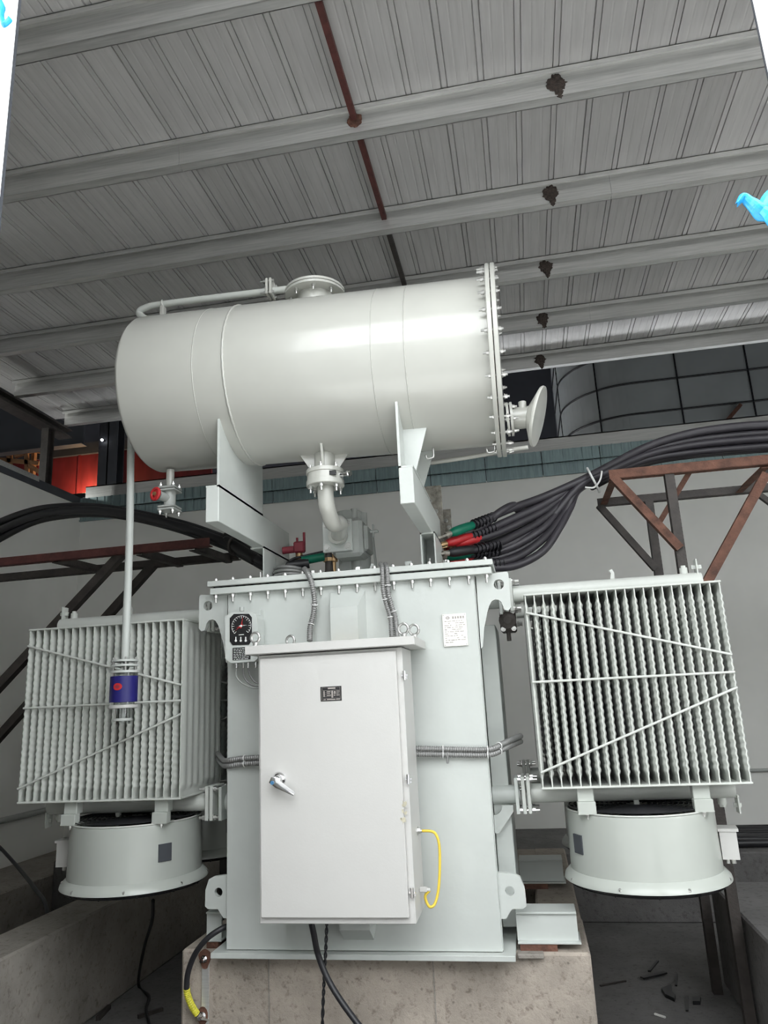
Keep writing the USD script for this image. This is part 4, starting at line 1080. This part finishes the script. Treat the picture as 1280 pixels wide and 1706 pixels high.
# ================================================================ TERMINALS AND SMALL THINGS ON THE COVER
for (px0, px1, pyt, y, w_, lab) in ((704, 735, 811, 4.55, .0, 'tall mottled tinned busbar standing behind the right conservator support'), (737, 751, 849, 4.75, .0, 'shorter mottled tinned busbar just right of the tall busbar')):
    a, b = A(px0, pyt, y=y), A(px1, pyt, y=y)
    t = Thing('busbar', lab, 'busbar', ((a[0] + b[0]) / 2, y, .69))
    t.add('bar', [bx(a[0], b[0], y, y + .012, .80, a[2], .002)], 'copper')
    t.add('terminal_block', bx(a[0] - .01, b[0] + .02, y - .04, y + .05, .80, .90, .004), 'copper')
    for k in range(3 if px0 == 704 else 0):
        c_ = A(706 + 6 * k, 848 + 14 * k, y=4.38 + .03 * k)
        t.add('connector_plate', bx(c_[0], c_[0] + .014, 4.38 + .03 * k, 4.45 + .03 * k, .80, c_[2], .002), 'tank')
    for k in range(5):
        z = .94 + k * (a[2] - .97) / 5
        t.add('bolt', bolt((a[0] + (b[0] - a[0]) * (.35 + .3 * (k % 2)), y, z), (0, -1, 0), .011, .010), 'steel')
    t.add('bushing', lathe(((a[0] + b[0]) / 2, y, .665), (0, 0, 1), [(1e-6, 0), (.07, 0), (.07, .02), (.05, .03), (.062, .045), (.045, .06), (.058, .075), (.042, .09), (.055, .105), (.04, .12), (.035, .135), (1e-6, .135)], 28), 'cast', smooth=40)
q = A(495, 893, y=4.3)
t = Thing('sampling_valve', 'dull red handled brass valve standing on the left of the tank cover', 'valve', (q[0], 4.3, .69))
t.add('stem', [cyl((q[0] + .012, 4.3, .665), (q[0] + .012, 4.3, .90), .022, 14), lathe((q[0] + .012, 4.3, .83), (0, 0, 1), [(.02, 0), (.036, .006), (.036, .03), (.02, .036)], 6)], 'brass', smooth=30)
t.add('red_body', [bx(q[0] - .02, q[0] + .05, 4.28, 4.32, .905, .975, .008), cyl((q[0] - .02, 4.3, .93), (q[0] - .09, 4.29, .925), .022, 14), cyl((q[0] + .045, 4.3, .95), (q[0] + .045, 4.3, 1.03), .008, 8), cyl((q[0] - .0, 4.3, .95), (q[0] - .0, 4.3, 1.0), .007, 8)], 'reddull', smooth=30)
q = A(480, 950, y=4.1)
one('conduit_coil', [torus((q[0] + .01, 4.12, .70 + k * .022), (0.05 * (k - 1), .1, 1), .105 - .006 * k, .011, 32, 8) for k in range(4)], 'conduit', 'small coil of grey conduit lying on the left of the cover', 'coil', smooth=True)
a, b, c = A(496, 935, y=4.25), A(515, 928, y=4.25), A(542, 927, y=4.25)
t = Thing('green_lead', 'dark lead with a green sleeve lying on the cover left of the gas relay', 'lead', (b[0], 4.25, .69))
t.add('lead', tube([A(473, 960, y=4.2), A(474, 948, y=4.2), A(485, 933, y=4.22), A(505, 927, y=4.25), A(545, 918, y=4.25)], .008, 8, 8), 'rubber', smooth=True)
t.add('sleeve', cyl(a + V(.03, 0, 0), c, .026, 14), 'green', smooth=40)
t.add('boot', [cyl(A(480, 943, y=4.22), A(515, 938, y=4.25), .032, 14)], 'rubber', smooth=40)
t = Thing('terminal_stud', 'dark brass terminal stud standing below the gas relay', 'terminal', (A(548, 930, y=4.12)[0], 4.12, .69))
x = A(548, 930, y=4.12)[0]
t.add('stud', lathe((x, 4.12, .665), (0, 0, 1), [(1e-6, 0), (.05, 0), (.05, .03), (.03, .045), (.04, .06), (.025, .08), (.018, .19), (1e-6, .19)], 20), 'rustdark', smooth=40)
t.add('nut', bolt((x, 4.12, .80), (0, 0, 1), .024, .02), 'brass')

# ================================================================ RIGHT-HAND CABLES
ends = [  # px, py at the lug, sleeve material, middle way-points (px, py), lane in the bundle (0 = top)
    (758, 886, 'green', [(800, 870), (850, 848), (905, 828)], 0.04),
    (752, 903, 'red', [(800, 888), (850, 866), (910, 838)], 0.16),
    (766, 905, 'red', [(815, 893), (865, 872), (915, 845)], 0.28),
    (750, 912, 'red', [(800, 902), (850, 884), (905, 856)], 0.38),
    (756, 920, 'rubber', [(810, 912), (858, 892), (912, 860)], 0.48),
    (752, 926, 'green', [(806, 920), (862, 900), (915, 866)], 0.58),
    (750, 935, 'red', [(800, 927), (855, 910), (905, 880), (932, 850)], 0.68),
    (762, 937, 'red', [(812, 933), (862, 918), (908, 888), (938, 850)], 0.78),
    (756, 943, 'red', [(806, 940), (858, 930), (905, 898), (938, 858)], 0.88),
    (768, 944, 'rubber', [(815, 946), (860, 942), (905, 918), (932, 880), (950, 846)], 0.95),
    (760, 894, 'rubber', [(800, 878), (835, 852), (856, 842), (864, 850), (880, 850), (920, 830)], 0.10),
]
for i, (px, py, sl, mid, lane) in enumerate(ends):
    yl = 4.30 + .05 * (i % 4)
    path = [A(px - 14, py + 2, y=yl), A(px, py, y=yl)]
    n = len(mid)
    for k, (mx, my) in enumerate(mid):
        path.append(A(mx, my, y=yl + (4.85 - yl) * (k + 1) / (n + 1)))
    sp = .02 * ((i * 7) % 5 - 2)
    for (bx_, top, bot, yy) in ((965, 795, 822, 4.82), (1010, 772, 800, 4.90), (1075, 738, 776, 5.0), (1140, 716, 766, 5.05), (1210, 704, 760, 5.08), (1290, 698, 754, 5.1), (1420, 694, 748, 5.1)):
        path.append(A(bx_, top + 6 + (bot - top - 12) * lane, y=yy + sp))
    t = Thing('power_cable', None, 'cable', path[3], 'splayed power cables on the right')
    t.prim.SetCustomDataByKey('label', ['thick dark power cable with a green end sleeve, uppermost at the right terminals', 'dark power cable with a red end sleeve, highest of the red ended ones', 'dark power cable with a red sleeve, second from the top of the red ended ones', 'dark power cable with a red sleeve, third from the top of the red ended ones',
                                        'dark power cable with a black end, between the upper and the lower red sleeves', 'dark power cable with a low green end sleeve, between the upper and lower red sleeves', 'dark power cable with a red sleeve, highest of the lower red ended group', 'dark power cable with a red sleeve, middle of the lower red ended group',
                                        'dark power cable with a red sleeve, lowest of the red ended ones', 'dark power cable sagging lowest over the right end of the tank cover', 'dark power cable bent into an upward loop above the other right-hand cables'][i])
    t.prim.ClearCustomDataByKey('group')
    t.add('sheath', tube(path[1:], .0245, 8, 12), 'cable', smooth=True)
    d_ = unit(path[2] - path[1])
    t.add('end_sleeve', sweep([path[1] - d_ * .035, path[1], path[1] + d_ * .05, path[1] + d_ * .10, path[1] + d_ * .15], [.020, .029, .030, .028, .024], 14), sl, smooth=True)
    t.add('lug', [cyl(path[1] - d_ * .035, path[1] - d_ * .075, .017, 12), bar(path[1] - d_ * .07, path[1] - d_ * .15, .04, .012)], 'brass' if sl == 'red' else 'copper', smooth=40)
    if i in (0, 1, 4, 5, 8):
        s = spline(path[1:], 8)
        fins_ = []
        for r in range(7):
            c = path[1] + d_ * (.16 + .028 * r)
            fins_.append(cyl(c, c + d_ * .006, .033, 12))
        t.add('sleeve_rings', fins_, 'rubber')
# further conductors packed inside the bundle on the tray
for i in range(14):
    lane, yo = (i % 7) / 6.0 * .92 + .04, .075 + .055 * (i // 7)
    path = [A(b_, t_ + 6 + (o_ - t_ - 12) * lane, y=yy + yo) for (b_, t_, o_, yy) in ((985, 790, 818, 4.82), (1030, 768, 796, 4.90), (1085, 738, 776, 5.0), (1150, 716, 766, 5.05), (1220, 704, 760, 5.08), (1300, 698, 754, 5.1), (1420, 694, 748, 5.1))]
    one('tray_cable', tube(path, .026, 6, 8), 'rubber', 'black cable packed behind the others in the thick bundle on the right rack', 'cable', 'black cables packed in the right rack bundle', smooth=True)
c = A(985, 800, y=4.86)
dd = unit(A(1010, 786, y=4.9) - A(965, 808, y=4.82))
one('bundle_wrap', [sweep(spline([c + V(-.02, -.05, .07), c + V(-.01, -.12, 0), c + V(.03, -.06, -.075), c + V(.05, .06, -.07)], 8), .008, 8), sweep(spline([A(1003, 785, y=4.76), A(1000, 800, y=4.74), A(990, 812, y=4.76), A(975, 812, y=4.76)], 8), .006, 8)], 'white', 'loose pale tie around the cable bundle at the left end of the right rack', 'tie', smooth=True)

# ================================================================ CABLE RACKS
zr = 1.318
rk = Thing('cable_rack', 'rusty red-brown steel cable rack on posts behind the right radiator', 'rack', (1.6, 5.0, -1.8))
yf, yb = 4.7, 5.32
xl = A(1014, 790, y=yf)[0]
rk.add('rail', angle_bar((xl, yf, zr), (3.95, yf, zr), .055, .007), 'rust')
rk.add('rail', angle_bar((xl - .02, yb, zr - .02), (3.95, yb, zr - .02), .05, .007), 'rustdark')
for xx in (xl + .02, 1.55, 2.3, 3.0):
    rk.add('cross_bar', angle_bar((xx, yf, zr - .02), (xx, yb, zr - .02), .045, .006), 'rust')
rk.add('post', [bar((.987, yf + .01, zr - .02), (.987, yf + .01, -1.8), .055, .055, (0, 1, 0))], 'rustdark')
rk.add('post', [bar((.955, yb, zr - .03), (.955, yb, -1.8), .055, .055, (0, 1, 0))], 'rustdark')
pa, pb = A(1022, 796, y=yf - .02), A(1133, 914, y=yf - .02)
rk.add('brace', bar(pa, pb, .05, .05, (0, 1, 0)), 'rust')
pa, pb = A(998, 842, y=yb - .02), A(1093, 948, y=yb - .02)
rk.add('brace', bar(pa, pb, .045, .045, (0, 1, 0)), 'rustdark')
pa, pb = A(1150, 785, y=yb - .03), A(1098, 872, y=yb - .03)
rk.add('brace', bar(pa, pb, .035, .035, (0, 1, 0)), 'rust')
pa, pb = A(1276, 790, y=yf + .06), A(1170, 985, y=yf + .06)
rk.add('brace', bar(pa, pa + (pb - pa) * 1.0, .055, .055, (0, 1, 0)), 'rust')
pa, pb = A(1252, 812, y=yb + .0), A(1300, 770, y=yb + .0)
rk.add('brace', bar(pa, pb, .045, .045, (0, 1, 0)), 'rustdark')
pa, pb = A(1262, 822, y=yb), A(1300, 850, y=yb)
rk.add('brace', bar(pa, pb, .035, .035, (0, 1, 0)), 'rustdark')
rk.add('post', bar((2.75, yf + .01, zr - .02), (2.75, yf + .01, -1.22), .055, .055, (0, 1, 0)), 'rustdark')

lk = Thing('cable_rack', 'dark and dull red steel cable rack with slanting struts behind the left radiator', 'rack', (-3.6, 4.7, -1.4))
zf = 1.03
yf2, yb2 = 4.42, 4.92
x1 = A(352, 903, y=yf2)[0]
lk.add('rail', angle_bar((XL, yf2, zf), (x1, yf2, zf + .02), .05, .007), 'rod')
lk.add('rail', angle_bar((XL, yb2, zf), (x1, yb2, zf + .02), .05, .007), 'rustdark')
for px in (92, 232, 320):
    xx = A(px, 925, y=yf2)[0]
    lk.add('cross_bar', angle_bar((xx, yf2, zf), (xx + .05, yb2, zf), .045, .006), 'rustdark')
for (p0, p1, yy, m_) in (((204, 922), (0, 1142), yf2 + .03, 'rustdark'), ((264, 932), (0, 1226), yb2 + .0, 'rustdark')):
    pa, pb = A(*p0, y=yy), A(*p1, y=yy)
    dv_ = pb - pa
    s_ = (XL - pa[0]) / dv_[0]
    lk.add('strut', bar(pa, pa + dv_ * s_, .055, .055, (0, 1, 0)), m_)

# ================================================================ LEFT-HAND CABLES
for i in range(4):
    lane, dy = (.12, .5, .86, .45)[i], (0, -.05, 0.02, .09)[i]
    path = []
    for (px, tp, bt_, yy) in ((-150, 960, 1010, 5.3), (-60, 893, 942, 5.2), (0, 861, 905, 5.1), (55, 843, 876, 5.0), (107, 837, 864, 4.92), (165, 839, 860, 4.84), (230, 850, 868, 4.76), (300, 866, 886, 4.66), (350, 882, 904, 4.58), (395, 900, 922, 4.50), (432, 922, 944, 4.42), (455, 940, 955, 4.36)):
        path.append(A(px, tp + 5 + (bt_ - tp - 8) * lane, y=yy + dy))
    lab = ('topmost', 'foremost, middle', 'lowest', 'rearmost')[i] + ' of the thick black cables arching in from the left to the tank cover'
    t = Thing('feeder_cable', lab, 'cable', path[4])
    t.add('sheath', tube(path, .030, 8, 14), 'rubber', smooth=True)
    e0, e1 = path[-3], path[-1]
    t.add('end_sleeve', sweep([e0 + (e1 - e0) * k for k in (-.35, -.3, .1, .5, .55)], [.031, .036, .037, .034, .028], 12), 'black', smooth=True)
q = A(392, 902, y=4.46)
t = Thing('cable_cleat', 'dark clamp gripping the left cables just before the conservator support', 'clamp', q)
t.add('strap', [torus(q + V(0, .02, -.02), unit(V(.25, -.15, -.12)), .062, .010, 24, 8)], 'rustdark', smooth=True)
t.add('screw', bolt(q + V(.0, -.02, .05), (0.1, -.2, 1), .012, .02), 'steel')

# ================================================================ CABLES AND SCRAPS AROUND THE PLINTH
one('cabinet_cable', tube([(A(519, 1538, y=3.55)), A(523, 1556, y=3.56), A(530, 1590, y=3.60), A(545, 1628, y=3.60), A(566, 1664, y=3.58), A(598, 1708, y=3.55), A(650, 1775, y=3.5)], .0135, 8, 12), 'rubber', 'thick black cable hanging from under the control cabinet and bending right', 'cable', smooth=True)
tw = spline([A(545, 1536, y=3.60), A(543, 1580, y=3.62), A(541, 1620, y=3.66), A(539, 1660, y=3.68), A(537, 1720, y=3.7)], 14)
ph = np.linspace(0, 40, len(tw))
one('twisted_wire', [sweep(tw + .0045 * np.stack([np.cos(ph + o_), np.sin(ph + o_), 0 * ph], 1), .0042, 6) for o_ in (0, math.pi)], 'rubber', 'thin twisted black wire hanging straight down beside the thick cabinet cable', 'wire', smooth=True)
E1 = Thing('earth_cable', 'black earthing cable with a yellow wrapped end curving down the left of the plinth', 'cable', A(318, 1640, y=3.80))
ep = [A(384, 1541, y=3.84), A(366, 1549, y=3.80), A(345, 1564, y=3.78), A(326, 1588, y=3.78), A(314, 1618, y=3.79), A(311, 1645, y=3.80), A(314, 1662, y=3.81), A(322, 1680, y=3.82), A(333, 1695, y=3.84)]
es = spline(ep, 10)
E1.add('sheath', sweep(es, .0135, 12), 'rubber', smooth=True)
k0 = int(len(es) * .64)
yy_ = es[k0:-4]
E1.add('yellow_wrap', sweep(yy_, .0152 + .0014 * (np.arange(len(yy_)) % 2), 12), 'yellowgreen', smooth=False, label='yellow tape wrapped end')
E1.add('lug', [cyl(es[-4], es[-1], .014, 10), bar(es[-1], es[-1] + V(.03, .03, -.02), .03, .008)], 'copper')
s0, s1 = A(342, 1590, y=3.862), A(339, 1706, y=3.862)
F1 = Thing('earth_strip', 'flat galvanised earthing strip bolted upright on the left of the plinth front', 'strip', (s0[0], 3.86, -1.5))
F1.add('strip', bx(s0[0] - .016, s0[0] + .022, 3.860, 3.866, -1.60, s0[2], .001), 'galv')
q = A(341, 1598, y=3.855)
F1.add('rust_mark', [hull([(q[0] + .03 * math.cos(t_) * (1 + .3 * math.sin(3 * t_)), y_, q[2] + .045 * math.sin(t_)) for t_ in np.arange(16) * math.pi / 8 for y_ in (3.858, 3.861)])], 'rust')
F1.add('bolt', bolt((q[0] - .004, 3.858, q[2]), (0, -1, 0), .013, .014, .02), 'chrome')
q = A(337, 1693, y=3.855)
F1.add('rust_mark', [hull([(q[0] + .028 * math.cos(t_), y_, q[2] + .04 * math.sin(t_)) for t_ in np.arange(16) * math.pi / 8 for y_ in (3.858, 3.861)])], 'rust')
F1.add('bolt', bolt((q[0], 3.858, q[2]), (0, -1, 0), .014, .014, .02), 'chrome')

one('pit_wire', tube([A(255, 1500, y=4.3), A(253, 1535, y=4.5), A(240, 1580, y=4.85), V(*A(231, 1640, z=-1.78)), V(*A(248, 1660, z=-1.785)), V(*A(243, 1682, z=-1.785)), V(*A(250, 1712, z=-1.785))], .010, 8, 8), 'rubber', 'thin black wire dropping from the left fan to the pit floor', 'wire', smooth=True)
one('wall_wire', tube([A(-30, 1385, x=-4.9), A(0, 1412, x=-4.6), A(30, 1445, x=-4.2), A(58, 1480, x=-3.7), A(78, 1515, x=-3.3), V(-3.15, A(84, 1540, x=-3.15)[1], -1.5)], .014, 8, 8), 'rubber', 'black wire sagging across the trench at the far left', 'wire', smooth=True)


def stick(name, lab, cat_, a, b, r, m_, h=None):
    p0, p1 = A(*a, z=-1.8 + r), A(*b, z=-1.8 + r)
    return one(name, bar(p0, p1, 2 * r, h or 2 * r), m_, lab, cat_)


stick('scrap_stick', 'short dark stick on the left pit floor', 'stick', (163, 1697), (182, 1677), .012, 'rustdark')
stick('scrap_stick', 'thin dark stick across the black wire on the left pit floor', 'stick', (230, 1694), (271, 1681), .010, 'rustdark')
stick('scrap_strip', 'black flat strip bent on the right pit floor, farthest from the camera', 'scrap', (1070, 1629), (1109, 1620), .016, 'black', .008)
stick('scrap_strip', 'thin black strip pointing up to the right on the right pit floor', 'scrap', (1082, 1618), (1096, 1601), .008, 'black', .008)
stick('scrap_strip', 'short upright looking black offcut left of the crumpled black scrap', 'scrap', (1127, 1642), (1128, 1623), .006, 'black', .008)
stick('scrap_strip', 'narrow black offcut nearest the bottom edge of the right pit floor', 'scrap', (1145, 1684), (1145, 1660), .007, 'black', .008)
stick('scrap_strip', 'long thin dark rod lying beside the plinth on the right pit floor', 'scrap', (1000, 1642), (1043, 1634), .006, 'rustdark', .008)
stick('scrap_strip', 'pale sliver lying at the bottom right of the pit floor', 'scrap', (1091, 1689), (1109, 1695), .006, 'plaster', .008)
for k, (pts, lab) in enumerate((([(1103, 1649), (1119, 1642), (1121, 1655), (1126, 1660), (1124, 1666), (1109, 1659)], 'crumpled black scrap on the right pit floor'), ([(1154, 1664), (1168, 1662), (1167, 1671), (1155, 1671)], 'small black offcut right of the crumpled black scrap'))):
    g = [A(*p_, z=-1.79) for p_ in pts]
    m_ = plate(Polygon([(p_[0], p_[1]) for p_ in g]).buffer(0), V(0, 0, -1.8), (1, 0, 0), (0, 1, 0), .02)
    one('black_scrap', m_, 'black', lab, 'scrap')
# coils of black cable lying at the foot of the back wall, right
for k in range(7):
    yy = 6.9 + .11 * k
    one('floor_cable', tube([(1.28 + .04 * (k % 3), yy, -1.255 + .02 * (k % 2)), (2.0, yy + .02, -1.255), (2.9, yy - .01, -1.255), (3.8, yy, -1.255)], .032, 6, 10), 'rubber', 'black cable lying on the floor along the back wall at the right', 'cable', 'black cables lying along the back wall at the right', smooth=True)
